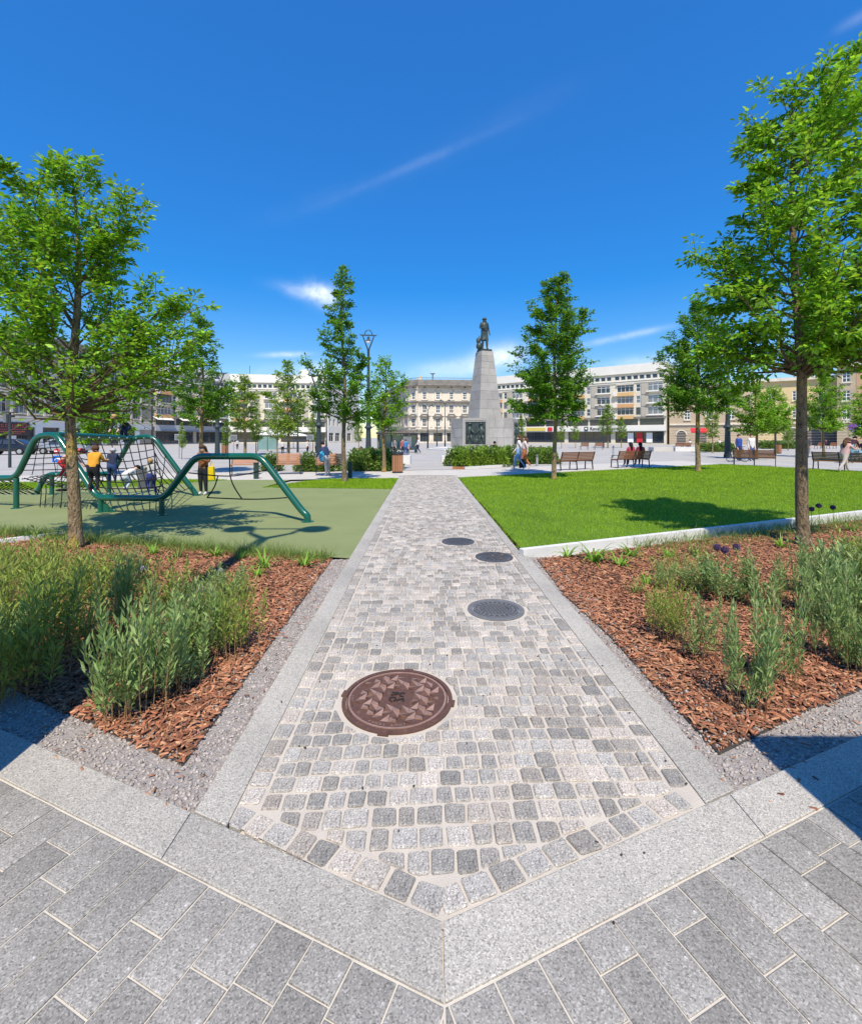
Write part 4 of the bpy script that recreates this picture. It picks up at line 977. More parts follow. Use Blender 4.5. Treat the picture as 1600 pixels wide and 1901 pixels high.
smooth_by_angle(MB().tube([fpts[3] + Vector((0, 0, -.01)), rpts[3] + Vector((0, 0, .0))], TR * .95, 14).build('ridge_tube', M_green, cf), 60)
for px, y_t, fn in ((31, 887, front), (188, 924, front), (301, 925, front), (97, 880, rear), (203, 880, rear)):
    p = fn(px, y_t); smooth_by_angle(MB().tube([(p.x, p.y, 0), (p.x, p.y, p.z)], .055, 12).build('post', M_green, cf), 60)
for q_, r_ in ((e_, .12), (rpts[0], .12), (rpts[-1], .12)) + tuple((Vector((fn_(a_, b_).x, fn_(a_, b_).y, 0)), .1) for a_, b_, fn_ in ((31, 887, front), (188, 924, front), (301, 925, front), (97, 880, rear), (203, 880, rear))):
    MB().lathe([(r_, 0), (r_, .012), (r_ * .9, .016)], 16, (q_.x, q_.y, 0)).build('foot_plate', M_green, cf)
for p_ in fpts[1:8] + rpts[1:5]:
    pass
p = front(188, 924); MB().add([(p.x + .03, p.y + .01, 0), (p.x + .32, p.y + .01, 0), (p.x + .03, p.y + .01, .26), (p.x + .03, p.y - .01, 0), (p.x + .32, p.y - .01, 0), (p.x + .03, p.y - .01, .26)], [(0, 1, 2), (5, 4, 3), (0, 3, 4, 1), (1, 4, 5, 2), (2, 5, 3, 0)]).build('gusset', M_green, cf)
def on_seg(a, b, t): return Vector(a).lerp(Vector(b), t)
def net(name, A, B, C, D, nu, nv, sag=.06, diag=False, rr=.011, clamps=True):
    """rope net on the quad A-B (top) / D-C (bottom)"""
    def P(u, v_):
        q = on_seg(A, B, u).lerp(on_seg(D, C, u), v_); s = sag * 4 * u * (1 - u) * 1.0 * math.sin(PI * v_); return q + Vector((0, 0, -s)) + Vector((math.sin(u * 17 + v_ * 5), math.cos(u * 11), math.sin(v_ * 13))) * .012
    mb = MB(); cl = MB()
    for i in range(nu + 1):
        u = i / nu
        mb.tube([P(min(1, max(0, u + (.10 * (v_ - .5) if diag else 0))), v_) for v_ in np.linspace(0, 1, 7)], rr, 4)
        for v_ in (0, 1):
            q = P(min(1, max(0, u + (.10 * (v_ - .5) if diag else 0))), v_ * .985 + .008); cl.ball(q, .022, 6, 4)
    for j in range(nv + 1):
        v_ = j / nv
        if 0 < j < nv: mb.tube([P(u, v_) for u in np.linspace(0, 1, 9)], rr, 4)
    if diag:
        for i in range(nu): mb.tube([P((i + t) / nu, t) for t in np.linspace(0, 1, 5)], rr, 4)
    mb.build(name, M_rope, cf)
    if clamps: cl.build('rope_clamps', M_clamp, cf)
ridgeA, ridgeB = fpts[3], rpts[4]
net('rope_net', ridgeA + Vector((.15, .1, -.06)), ridgeB + Vector((0, -.05, -.06)), front(303, 924) + Vector((0, .05, .06)), front(186, 923) + Vector((0, .05, .06)), 9, 8, .12, False)
net('rope_net', ridgeB + Vector((0, 0, -.05)), rear(358, 905), front(300, 924), front(290, 924), 3, 7, .05)
net('rope_net', front(70, 813), front(104, 809), front(150, 880), front(38, 882), 5, 7, .0, False, .010)
net('rope_net', rear(90, 881), rear(200, 881), front(175, 915), front(35, 888), 9, 6, .14, True, .010)
net('rope_net', front(-60, 890), front(28, 889), front(28, 925) + Vector((0, .7, 0)), front(-60, 925) + Vector((0, .7, 0)), 6, 3, .0, True, .009)
for px, tp in ((66, 886), (75, 886), (89, 886), (105, 886), (122, 886)):
    a = front(px, tp) + Vector((0, .15, 0)); MB().tube([a, a + Vector((.01, 0, -.35)), Vector((a.x - .02, a.y, 0.02))], .010, 5).build('hanging_rope', M_rope, cf)
q = front(96, 915) + Vector((0, .4, 0)); MB().lathe([(.16, 0), (.19, .012), (.19, .03), (.15, .045)], 18, q).build('rope_seat', M_rope, cf)
for pts in ([(350, 878), (404, 884), (440, 884), (497, 872)], [(384, 924), (450, 927), (490, 927), (532, 924)], [(404, 884), (398, 905), (384, 924)], [(426, 850), (426, 884), (434, 905), (449, 927)]):
    MB().tube(rounded([front(*p_) + Vector((0, .02, 0)) for p_ in pts], .4, 6), .013, 6).build('rope', M_rope, cf)
# ------------------------------------------------------------------ benches
def bench(px0, py0, px1, py1, back, label, group, m=M_wood, arms=(), base=None, hs=1.0):
    """feet seen at (px0,py0) and (px1,py1); back=True when its back is turned to the viewer"""
    a, b = Vector(GX(px0, py0)), Vector(GX(px1, py1)); L = (b - a).length; c = (a + b) / 2; ang = math.atan2(b.y - a.y, b.x - a.x)
    t = thing('park_bench', label, 'bench', (c.x, c.y, 0), ang, group); t.scale = (1, 1, hs)
    s = 1 if back else -1                               # local +y is away from the viewer; the sitter looks along s*y
    for k in range(5): MB().box((0, s * (.10 + k * .095), .44), (L, .075, .03)).build('seat_slat', m, t)
    for k in range(6):
        z = .50 + k * .072; y = s * (.02 - .012 - (z - .46) * .28); MB().box((0, y, z), (L, .022, .058), rx=s * R(15)).build('back_slat', m, t)
    n = 3 if L > 1.7 else 2
    for k in range(n):
        x = -L / 2 + .03 + (L - .06) * k / (n - 1)
        f = MB(); f.bar((x, s * -.13, .90), (x, s * .05, .42), .035, .05); f.bar((x, s * .05, .42), (x, s * .0, 0), .035, .05); f.bar((x, s * .05, .415), (x, s * .52, .415), .035, .04)
        if k != 1 or n == 2 or True: f.bar((x, s * .50, .42), (x, s * .53, 0), .035, .045)
        f.bar((x, s * .0, .012), (x, s * .53, .012), .035, .02)
        f.build('leg_frame', M_steel, t)
    for x in arms:
        xx = x * (L / 2 - .03); f = MB(); f.bar((xx, s * -.04, .66), (xx, s * .48, .64), .045, .03); f.bar((xx, s * .46, .64), (xx, s * .50, .42), .03, .03); f.build('armrest', M_steel, t)
    return t
BR, BL = 'benches beyond the lawn', 'benches along the left walkway'
bench(1040, 874, 1101, 871.5, True, 'wooden bench seen from behind, right of the dense oval tree', BR)
bench(1146, 869, 1206, 867.5, True, 'wooden bench seen from behind with two people sitting on it', BR, arms=(-1,))
bench(1360, 863.5, 1440, 866, True, 'wooden bench seen from behind in front of the cyclists', BR, arms=(1,))
bench(1507, 871.5, 1612, 877, True, 'wooden bench seen from behind next to the running girl at the right', BR)
bench(430, 881, 481, 880, False, 'reddish wooden bench facing the viewer behind the green tube arch', BL, M_wood2)
bench(514, 880, 559, 879, False, 'reddish wooden bench facing the viewer, middle of the left three', BL, M_wood2, arms=(1,))
bench(586, 881, 637, 880, False, 'reddish wooden bench facing the viewer where the backpacker stands', BL, M_wood2)
BM = 'benches around the monument'
bench(888, 856, 932, 855.5, True, 'wooden bench right below the monument with a dark figure on it', BM)
bench(980, 852, 1012, 852, True, 'dark wooden bench behind the walking women', BM)
bench(655, 857, 700, 857, True, 'dark wooden bench at the foot of the lamp column left of the path', BM)
for px0, px1, py, lab in [(1078, 1092, 834.5, 'low wooden bench far off, left of two before the white shop sign'), (1104, 1120, 834.5, 'low wooden bench far off, right of two before the white shop sign'), (1253, 1282, 834.5, 'wooden bench far off by the beige house, with a person in white beside it'), (1296, 1318, 834.5, 'wooden bench far off behind the trunk of the dark lawn tree')]:
    bench(px0, py, px1, py, True, lab, 'far benches on the square')
for px0, px1, py, lab in [(1516, 1528, 833, 'wooden seat with back before the arches, left of two'), (1539, 1552, 833, 'wooden seat with back before the arches, right of two'), (1588, 1612, 838, 'wooden bench behind the running girl at the right edge')]:
    bench(px0, py, px1, py, True, lab, 'seats before the arches')
# ------------------------------------------------------------------ litter bins, bollards, blocks
def slat_bin(px, py, label, h=.92, r=.235, group='slatted litter bins'):
    x, y = GX(px, py); t = thing('litter_bin', label, 'litter bin', (x, y, 0), .2, group)
    MB().lathe([(r * .86, .0), (r * .86, h - .1)], 16).build('liner', M_steel, t); MB().lathe([(r * 1.02, h - .10), (r * 1.05, h - .08), (r * 1.0, h), (r * .72, h + .005), (r * .7, h - .06)], 18).build('lid', M_steel, t); MB().lathe([(r * .98, 0), (r * .98, .06)], 18).build('base', M_steel, t)
    sl = MB(); sl.box((0, 0, .08 + (h - .2) / 2), (.058, .022, h - .2)); me = sl.mesh('slat', M_wood2)
    for k in range(18):
        a = 2 * PI * k / 18; o = link('slat', me, t, (r * math.cos(a), r * math.sin(a), 0), a + PI / 2)
slat_bin(738, 878, 'round litter bin with reddish wooden slats at the path crossing')
slat_bin(1443.5, 842, 'round wooden slatted litter bin behind the bench by the cyclists', 1.0, .27)
slat_bin(1500, 833.5, 'brown litter bin right behind the right foreground trunk', 1.0, .27)
slat_bin(418, 843, 'small wooden slatted bin far off before the grey shop front', 1.0, .3)
x, y = GX(273, 907); t = thing('litter_bin', 'dark grey square litter bin with sloping lid behind the climbing net', 'litter bin', (x, y, 0), .15)
MB().box((0, 0, .30), (.36, .34, .60)).build('body', M_bin_grey, t); MB().box((0, 0, .63), (.38, .36, .05), rx=R(-10)).build('lid', M_bollard, t)
for px, py, lab in [(476, 889, 'dark green square bollard left, in front of the reddish bench'), (650, 887, 'dark green square bollard beside the slim tree')]:
    x, y = GX(px, py); t = thing('square_bollard', lab, 'bollard', (x, y, 0), .1, 'dark square bollards on the left'); MB().box((0, 0, .30), (.16, .14, .6)).build('post', M_bollard, t); MB().box((0, 0, .615), (.19, .17, .03)).build('cap', M_bollard, t)
for px, py, lab in [(996.5, 865, 'round grey steel bollard right of the walking women'), (955, 866, 'round grey steel bollard left of the walking women'), (1502.5, 842, 'thin grey bollard behind the right foreground trunk'), (1138, 850, 'slim pale post behind the bench with two people')]:
    x, y = GX(px, py); t = thing('steel_bollard', lab, 'bollard', (x, y, 0), 0, 'round steel bollards'); h = .62 if py > 855 else .95
    MB().lathe([(.065, 0), (.065, h * .8)], 12).build('post', M_galv, t); MB().lathe([(.072, h * .8), (.072, h * .86), (.05, h * .88), (.07, h * .92), (.055, h), (.01, h + .02)], 12).build('cap', M_steel_grey, t)
for px, py, wd, h, lab in [(828, 859, .55, .42, 'white stone block at the left end of the monument hedge'), (753, 862, .55, .5, 'pale stone block beside the slatted bin at the path')]:
    x, y = GX(px, py); t = thing('stone_block', lab, 'stone block', (x, y, 0), .0, 'pale stone blocks flanking the path'); MB().box((0, .5, h / 2), (wd, 1.2, h), taper=.985).build('block', M_white_stone, t)
t = thing('bed_kerb', 'low stone kerb with a rusty steel end in front of the monument hedge', 'kerb', (0, 0, 0)); a, b = G(840, 871), G(958, 865)
MB().bar((a.x + .6, a.y, .05), (b.x, b.y, .05), .10, .14).build('stone', M_white_stone, t); MB().bar((a.x - .0, a.y, .05), (a.x + .6, a.y, .05), .11, .13).build('steel_end', mat('corten', (.36, .14, .06), (.27, .1, .045), 5), t)
for px0, px1, py, lab in [(1210, 1250, 838, 'grey stone bench block far right of the sitting pair'), (1250, 1310, 838, 'long white stone block on the square behind the dark lawn tree')]:
    a, b = G(px0, py), G(px1, py); o = thing('stone_bench', lab, 'stone block', ((a.x + b.x) / 2, a.y, 0), 0, 'stone seats on the square'); MB().box((0, .5, .24), (b.x - a.x - .2, 1.3, .48), taper=.98).build('block', M_white_stone if px0 > 1240 else M_walk, o)
# ------------------------------------------------------------------ lamps
def classic_lamp(x, y, H, label, rz=0.0, wd=1.0, group='tall lamps with forked heads'):
    t = thing('street_lamp', label, 'street lamp', (x, y, 0), rz, group)
    MB().lathe([(.30 * wd, 0), (.28 * wd, .25), (.25 * wd, .3), (.19 * wd, 2.3)], 16).build('base_column', M_lamp, t)
    MB().lathe([(.20 * wd, 2.3), (.33 * wd, 2.40), (.33 * wd, 2.46), (.2 * wd, 2.6), (.16 * wd, 3.0)], 16).build('collar', M_lamp, t)
    MB().lathe([(.17 * wd, 3.0), (.13 * wd, H * .55), (.10 * wd, H - 1.75), (.12 * wd, H - 1.72), (.12 * wd, H - 1.6)], 12).build('pole', M_lamp, t)
    z0, z1 = H - 1.65, H - .5
    for s in (-1, 1): MB().tube([(s * .05, 0, z0), (s * .28, 0, z0 + .6), (s * .48, 0, z1), (s * .78, 0, z1 + .10)], [.06, .05, .045, .02], 8).build('fork_arm', M_lamp, t)
    MB().bar((-.66, 0, z1 + .02), (.66, 0, z1 + .02), .07, .10).build('crossbar', M_lamp, t)
    MB().tube([(.32 * math.cos(R(a)), 0, z1 + .02 + .46 * math.sin(R(a))) for a in range(0, 181, 18)], .035, 8).build('arch', M_lamp, t)
    h = MB().lathe([(.02, z1 - .08), (.09, z1 - .12), (.10, z1 - .28), (.20, z1 - .42), (.20, z1 - .47)][::-1], 14).build('luminaire', M_lamp, t); MB().lathe([(.15, z1 - .62), (.20, z1 - .48)], 14).build('lamp_glass', M_signw, h)
    return t
classic_lamp((684 - HX) / FPX * 38, 38, 10.65, 'tall dark lamp with arched forked head left of the path', R(8))
classic_lamp((592 - HX) / FPX * 31, 31, 6.3, 'dark lamp column hidden in the crown of the slim tree', R(20), .8)
classic_lamp((404 - HX) / FPX * 36, 36, 7.2, 'dark lamp column behind the tree by the woman with the yellow bag', R(20), .8)
classic_lamp((1350 - HX) / FPX * 36, 36, 8.4, 'dark lamp column between the dark lawn tree and the right tree', R(-15), .95)
def disc_lamp(x, y, H, label):
    t = thing('street_lamp', label, 'street lamp', (x, y, 0), 0)
    smooth_by_angle(MB().lathe([(.36, 0), (.36, .2), (.33, .24), (.31, 2.3), (.36, 2.36), (.12, 2.6)], 40).build('base_column', M_lamp, t)); smooth_by_angle(MB().lathe([(.12, 2.6), (.09, H - 1.1)], 24).build('pole', M_lamp, t))
    for s in (-1, 1):
        MB().tube([(0, 0, H - 1.15), (s * .35, 0, H - .55), (s * .42, 0, H)], [.07, .05, .04], 8).build('fork_arm', M_lamp, t); MB().lathe([(.27, H - .06), (.27, H), (.1, H + .08)], 20, (s * .66, 0, 0)).build('luminaire', M_lamp, t)
    MB().tube([(-.66, 0, H), (.66, 0, H)], .035, 8).build('crossbar', M_lamp, t)
disc_lamp(-2.36, 1.72, 9.2, 'tall dark twin-disc lamp with thick base just outside the left picture edge')
t = thing('shadow_block', 'wide dark block added just outside the right picture edge to cast a shadow', 'shadow caster', (2.36, .98, 0))  # added unseen block, shaped only to throw the shadow at the right bed corner
MB().box((0, 0, .95), (1.2, .3, 1.9)).build('body', M_bin_grey, t); MB().tube([(-.6, 0, 1.9), (.6, 0, 1.9)], .15, 14).build('rounded_top', M_bin_grey, t); MB().box((0, 0, .05), (1.3, .4, .1)).build('plinth', M_galv, t)
def thin_lamp(px, Y, H, label, m=M_lamp):
    x = (px - HX) / FPX * Y; t = thing('slim_lamp', label, 'street lamp', (x, Y, 0), R(rng.uniform(-20, 20)), 'slim lamps across the square')
    MB().lathe([(.12, 0), (.11, 1.2), (.07, 1.3), (.05, H - 1.2)], 8).build('pole', m, t)
    for s in (-1, 1): MB().tube([(0, 0, H - 1.25), (s * .35, 0, H - .5), (s * .75, 0, H - .4)], .04, 6).build('fork_arm', m, t); MB().lathe([(.18, H - .62), (.05, H - .38)], 8, (s * .6, 0, 0)).build('luminaire', m, t)
for px, Y, H, lab in [(794, 62, 6.5, 'slim dark lamp before the stucco palace, leftmost of three'), (811, 80, 5.5, 'slim low lamp before the stucco palace, middle of three'), (826, 66, 7.5, 'slim dark lamp before the stucco palace, rightmost by the monument'), (956, 60, 5.6, 'slim grey lamp right beside the monument'), (1120, 72, 7.2, 'slim lamp above the tree before the white shop sign'), (553, 48, 7.0, 'slim dark lamp right of the tall airy tree'), (606, 52, 8, 'slim dark pole behind the backpacker')]:
    thin_lamp(px, Y, H, lab, M_galv if px in (956,) else M_lamp)
# street lamp with floodlight box at the far left
x = (19 - HX) / FPX * 24; t = thing('camera_mast', 'thin dark mast with flat floodlight at the left picture edge', 'mast', (x, 24, 0)); MB().lathe([(.07, 0), (.055, 2.9)], 10).build('pole', M_lamp, t); MB().box((0, 0, 2.92), (.75, .16, .05)).build('crossarm', M_steel, t); MB().box((-.10, -.1, 2.6), (.16, .2, .42)).build('control_box', M_steel_grey, t); MB().box((.2, -.1, 2.72), (.14, .22, .10)).build('floodlight', M_steel, t)
# ------------------------------------------------------------------ monument
MXC, MYC = (899 - HX) / FPX * 59, 59.0
mo = thing('monument', 'grey granite obelisk monument with bronze reliefs and a bronze statue on top', 'monument', (MXC, MYC, 0))
FN = R(23)                                             # the front face looks a little to the right
plat = thing('monument_steps', 'pale stone steps around the foot of the monument', 'steps', (MXC, MYC, 0), FN)
for k, (r_, h0, h1) in enumerate(((7.6, 0, .15), (6.8, .15, .30))):
    MB().prism([(r_ * math.cos(R(22.5 + 45 * i)), r_ * math.sin(R(22.5 + 45 * i))) for i in range(8)], h0 if k else -.05, h1).build('step', M_white_stone, plat)
zb, zp = .30, 3.95
Rp = 4.3
def octo(r_): return [(r_ * math.cos(R(22.5 + 45 * i) + FN - PI / 2 - 0), r_ * math.sin(R(22.5 + 45 * i) + FN - PI / 2)) for i in range(8)]
MB().prism(octo(Rp - .12), zb, zp - .05).build('core', M_monu, mo)
Q = octo(Rp)
def wall_blocks(a, b, rows, name, parent, seed):
    rr = random.Random(seed); a, b = Vector(a), Vector(b); L = (b - a).length; d = (b - a) / L; nrm = Vector((d.y, -d.x)); ang = math.atan2(d.y, d.x); z = zb
    for i, h in enumerate(rows):
        cuts = [0, L * rr.choice((.33, .4, .5, .62)), L] if i % 2 else [0, L * rr.choice((.26, .36)), L * rr.choice((.66, .74)), L]
        for s0, s1 in zip(cuts[:-1], cuts[1:]):
            c = a + d * ((s0 + s1) / 2) - nrm * .10
            MB().box((c.x, c.y, z + h / 2), (s1 - s0 - .03, .24, h - .03), ang).build(name, M_monu, parent)
        z += h
relief_m = M_bronze
def relief(c, ang, wd, hgt, seed, parent):
    fr = thing('relief_holder', None, None); bpy.data.objects.remove(fr)
    M4 = Matrix.Translation(Vector((c.x, c.y, 0))) @ Matrix.Rotation(ang, 4, 'Z')
    pm = MB(); pm.box((0, 0, 0), (wd, .16, hgt)); panel = pm.build('relief_panel', relief_m, parent); panel.matrix_local = Matrix.Translation((c.x, c.y, zb + .35 + hgt / 2 + .1)) @ Matrix.Rotation(ang, 4, 'Z')
    fm = MB()
    for s in (-1, 1): fm.box((s * (wd / 2 + .07), -.03, 0), (.14, .26, hgt + .28)); fm.box((0, -.03, s * (hgt / 2 + .07)), (wd, .26, .14))
    fm.build('relief_frame', M_monu, panel)
    rr = random.Random(seed)
    for s in (-1, 1):                                   # two striding figures reaching for each other
        f = MB(); x = s * wd * .27; y = -.13
        f.ball((x + s * .0, y, hgt * .36), (.17, .14, .20)); f.lathe([(.24, 0), (.26, .05), (.16, .1), (.12, .2)], 10, (x, y, hgt * .40))
        f.tube([(x, y, hgt * .30), (x + s * .10, y, hgt * .12), (x + s * .02, y, -hgt * .08)], [.20, .30, .24], 8)
        f.tube([(x, y, hgt * .24), (x - s * .40, y - .05, hgt * .05), (-s * .02 * wd, y - .05, -hgt * .02)], [.12, .10, .08], 7)
        f.tube([(x + s * .2, y, hgt * .22), (x + s * .42, y, hgt * .05), (x + s * .2, y - .04, -hgt * .05)], [.12, .10, .08], 7)
        f.tube([(x, y, -hgt * .05), (x - s * .22, y - .03, -hgt * .25), (x - s * .25, y, -hgt * .46)], [.19, .14, .09], 7); f.tube([(x + s * .08, y, -hgt * .05), (x + s * .30, y, -hgt * .27), (x + s * .50, y, -hgt * .46)], [.19, .14, .09], 7)
        f.build('relief_figure', relief_m, panel, smooth=True)
    f = MB(); f.ball((0, -.12, -hgt * .33), (.42, .14, .34)); f.ball((.12, -.15, -hgt * .2), (.18, .12, .2)); f.tube([(-.5, -.1, -hgt * .4), (0, -.14, -hgt * .26), (.45, -.1, -hgt * .42)], [.08, .12, .07], 6); f.build('relief_group', relief_m, panel, smooth=True)
for i in range(8):
    a, b = Q[i], Q[(i + 1) % 8]
    mid = (Vector(a) + Vector(b)) / 2; ang = math.atan2(b[1] - a[1], b[0] - a[0])
    if mid.y > 1.9: 
        wall_blocks(a, b, (1.25, 1.2, 1.2), 'granite_block', mo, i); continue
    if i % 2 == 1:
        wall_blocks(a, b, (1.25, 1.2, 1.2), 'granite_block', mo, i)
    else:
        d = (Vector(b) - Vector(a)).normalized(); nrm = Vector((d.y, -d.x)); L = (Vector(b) - Vector(a)).length
        relief(mid, ang, 2.55, 2.75, i, mo)
        for s in (-1, 1):
            c = mid + d * s * (L / 2 - .17) - nrm * .08; MB().box((c.x, c.y, zb + 1.82), (.36, .3, 3.62), ang).build('granite_block', M_monu, mo)
        c = mid - nrm * .05; MB().box((c.x, c.y, zb + .16), (L - .72, .3, .32), ang).build('granite_block', M_monu, mo); MB().box((c.x, c.y, zb + 3.5), (L - .72, .24, .24), ang).build('granite_block', M_monu, mo)
MB().prism(octo(Rp - .02), zp - .05, zp + .05).build('plinth_cap', M_monu, mo)
# tapering shaft from courses of blocks
sh0, sh1 = 3.30, 1.66; zt = 12.75
courses = 9; zc = zp + .05
hs_ = [1.25, 1.22, 1.12, 1.05, .98, .92, .86, .78, .62]; k_ = (zt - zc) / sum(hs_); hs_ = [h * k_ for h in hs_]
def half(z): return (sh0 + (sh1 - sh0) * ((z - zc) / (zt - zc))) / 2
sm = thing('tmp', None, None); bpy.data.objects.remove(sm)
z = zc; rot = Matrix.Rotation(FN, 3, 'Z')
for ci, h in enumerate(hs_):
    z1 = z + h - .025
    for sgn_x, sgn_y in ((1, 0), (-1, 0), (0, 1), (0, -1)):
        pass
    a0, a1 = half(z), half(z1)
    sp = random.Random(ci).uniform(-.35, .35) if ci not in (3,) else None
    for f0, f1 in (((-1, sp), (sp, 1)) if sp is not None else ((-1, 1),)):
        g = .012
        V = [(f0 * a0 + g, -a0, z), (f1 * a0 - g, -a0, z), (f1 * a0 - g, a0, z), (f0 * a0 + g, a0, z), (f0 * a1 + g, -a1, z1), (f1 * a1 - g, -a1, z1), (f1 * a1 - g, a1, z1), (f0 * a1 + g, a1, z1)]
        MB().add([rot @ Vector(v_) for v_ in V], [(0, 3, 2, 1), (4, 5, 6, 7), (0, 1, 5, 4), (1, 2, 6, 5), (2, 3, 7, 6), (3, 0, 4, 7)]).build('shaft_block', M_monu, mo)
    z += h
cb = MB(); a0, a1 = half(zc) - .04, half(zt) - .04
cb.add([rot @ Vector(v_) for v_ in [(-a0, -a0, zc), (a0, -a0, zc), (a0, a0, zc), (-a0, a0, zc), (-a1, -a1, zt - .03), (a1, -a1, zt - .03), (a1, a1, zt - .03), (-a1, a1, zt - .03)]], [(0, 3, 2, 1), (4, 5, 6, 7), (0, 1, 5, 4), (1, 2, 6, 5), (2, 3, 7, 6), (3, 0, 4, 7)]); cb.build('shaft_core', M_slabjoint, mo)
MB().box((0, 0, zt + .12), (1.45, 1.45, .28), FN).build('statue_base', M_bronze, mo)
# ------------------------------------------------------------------ buildings round the square
WCACHE = {}
def window(t, s0, s1, z0, z1, nx=2, tz=(.68,), fm=None, gm=None, y=.16, fw=.075, name='window'):
    w_, h_ = round(s1 - s0, 2), round(z1 - z0, 2); fm = fm or M_wframe; gm = gm or M_glass
    key = (w_, h_, nx, tz, fm.name, gm.name, fw)
    if key not in WCACHE:
        f = MB(); hw = w_ / 2
        f.box((-hw + fw / 2, 0, h_ / 2), (fw, .09, h_)); f.box((hw - fw / 2, 0, h_ / 2), (fw, .09, h_)); f.box((0, 0, fw / 2), (w_ - 2 * fw, .09, fw)); f.box((0, 0, h_ - fw / 2), (w_ - 2 * fw, .09, fw))
        for k in range(1, nx): f.box((-hw + w_ * k / nx, 0, h_ / 2), (fw * .9, .08, h_ - 2 * fw))
        for q in tz: f.box((0, 0, h_ * q), (w_ - 2 * fw, .075, fw * .9))
        g = MB(); g.box((0, .02, h_ / 2), (w_ - .02, .02, h_ - .02))
        WCACHE[key] = (f.mesh('window', fm), g.mesh('pane', gm))
    fme, gme = WCACHE[key]
    o = link(name, fme, t, ((s0 + s1) / 2, y, z0)); link('pane', gme, o); return o
def building(name, label, A, B, H, rows, wall, depth=12.0, rev=.22, roofm=None, cat='building'):
    A, B = Vector(A), Vector(B); L = (B - A).length
    t = thing(name, label, cat, (A.x, A.y, -.05), math.atan2(B.y - A.y, B.x - A.x))
    mb = MB(); z = 0
    q = lambda x0, x1, a, b: mb.add([(x0, 0, a), (x1, 0, a), (x1, 0, b), (x0, 0, b)], [(0, 1, 2, 3)])
    for z0, z1, ops in rows:
        if z0 > z + .01: q(0, L, z, z0)
        x = 0
        for s0, s1 in sorted(ops):
            if s0 > x + .005: q(x, s0, z0, z1)
            mb.add([(s0, 0, z0), (s1, 0, z0), (s1, 0, z1), (s0, 0, z1), (s0, rev, z0), (s1, rev, z0), (s1, rev, z1), (s0, rev, z1)], [(0, 4, 5, 1), (1, 5, 6, 2), (2, 6, 7, 3), (3, 7, 4, 0)])
            x = s1
        if L > x + .005: q(x, L, z0, z1)
        z = z1
    q(0, L, z, H)
    mb.add([(0, 0, 0), (0, depth, 0), (0, depth, H), (0, 0, H)], [(3, 2, 1, 0)]); mb.add([(L, 0, 0), (L, depth, 0), (L, depth, H), (L, 0, H)], [(0, 1, 2, 3)]); mb.add([(0, depth, 0), (L, depth, 0), (L, depth, H), (0, depth, H)], [(3, 2, 1, 0)])
    mb.build('wall', wall, t)
    MB().box((L / 2, depth / 2, H - .1), (L - .1, depth - .1, .16)).build('roof', roofm or M_roof, t)
    return t, L
def band(t, L, z, h, proud, m, name='string_course', x0=0.0, x1=None):
    x1 = L if x1 is None else x1
    return MB().box(((x0 + x1) / 2, -proud / 2 + .02, z + h / 2), (x1 - x0, proud + .04, h)).build(name, m, t)
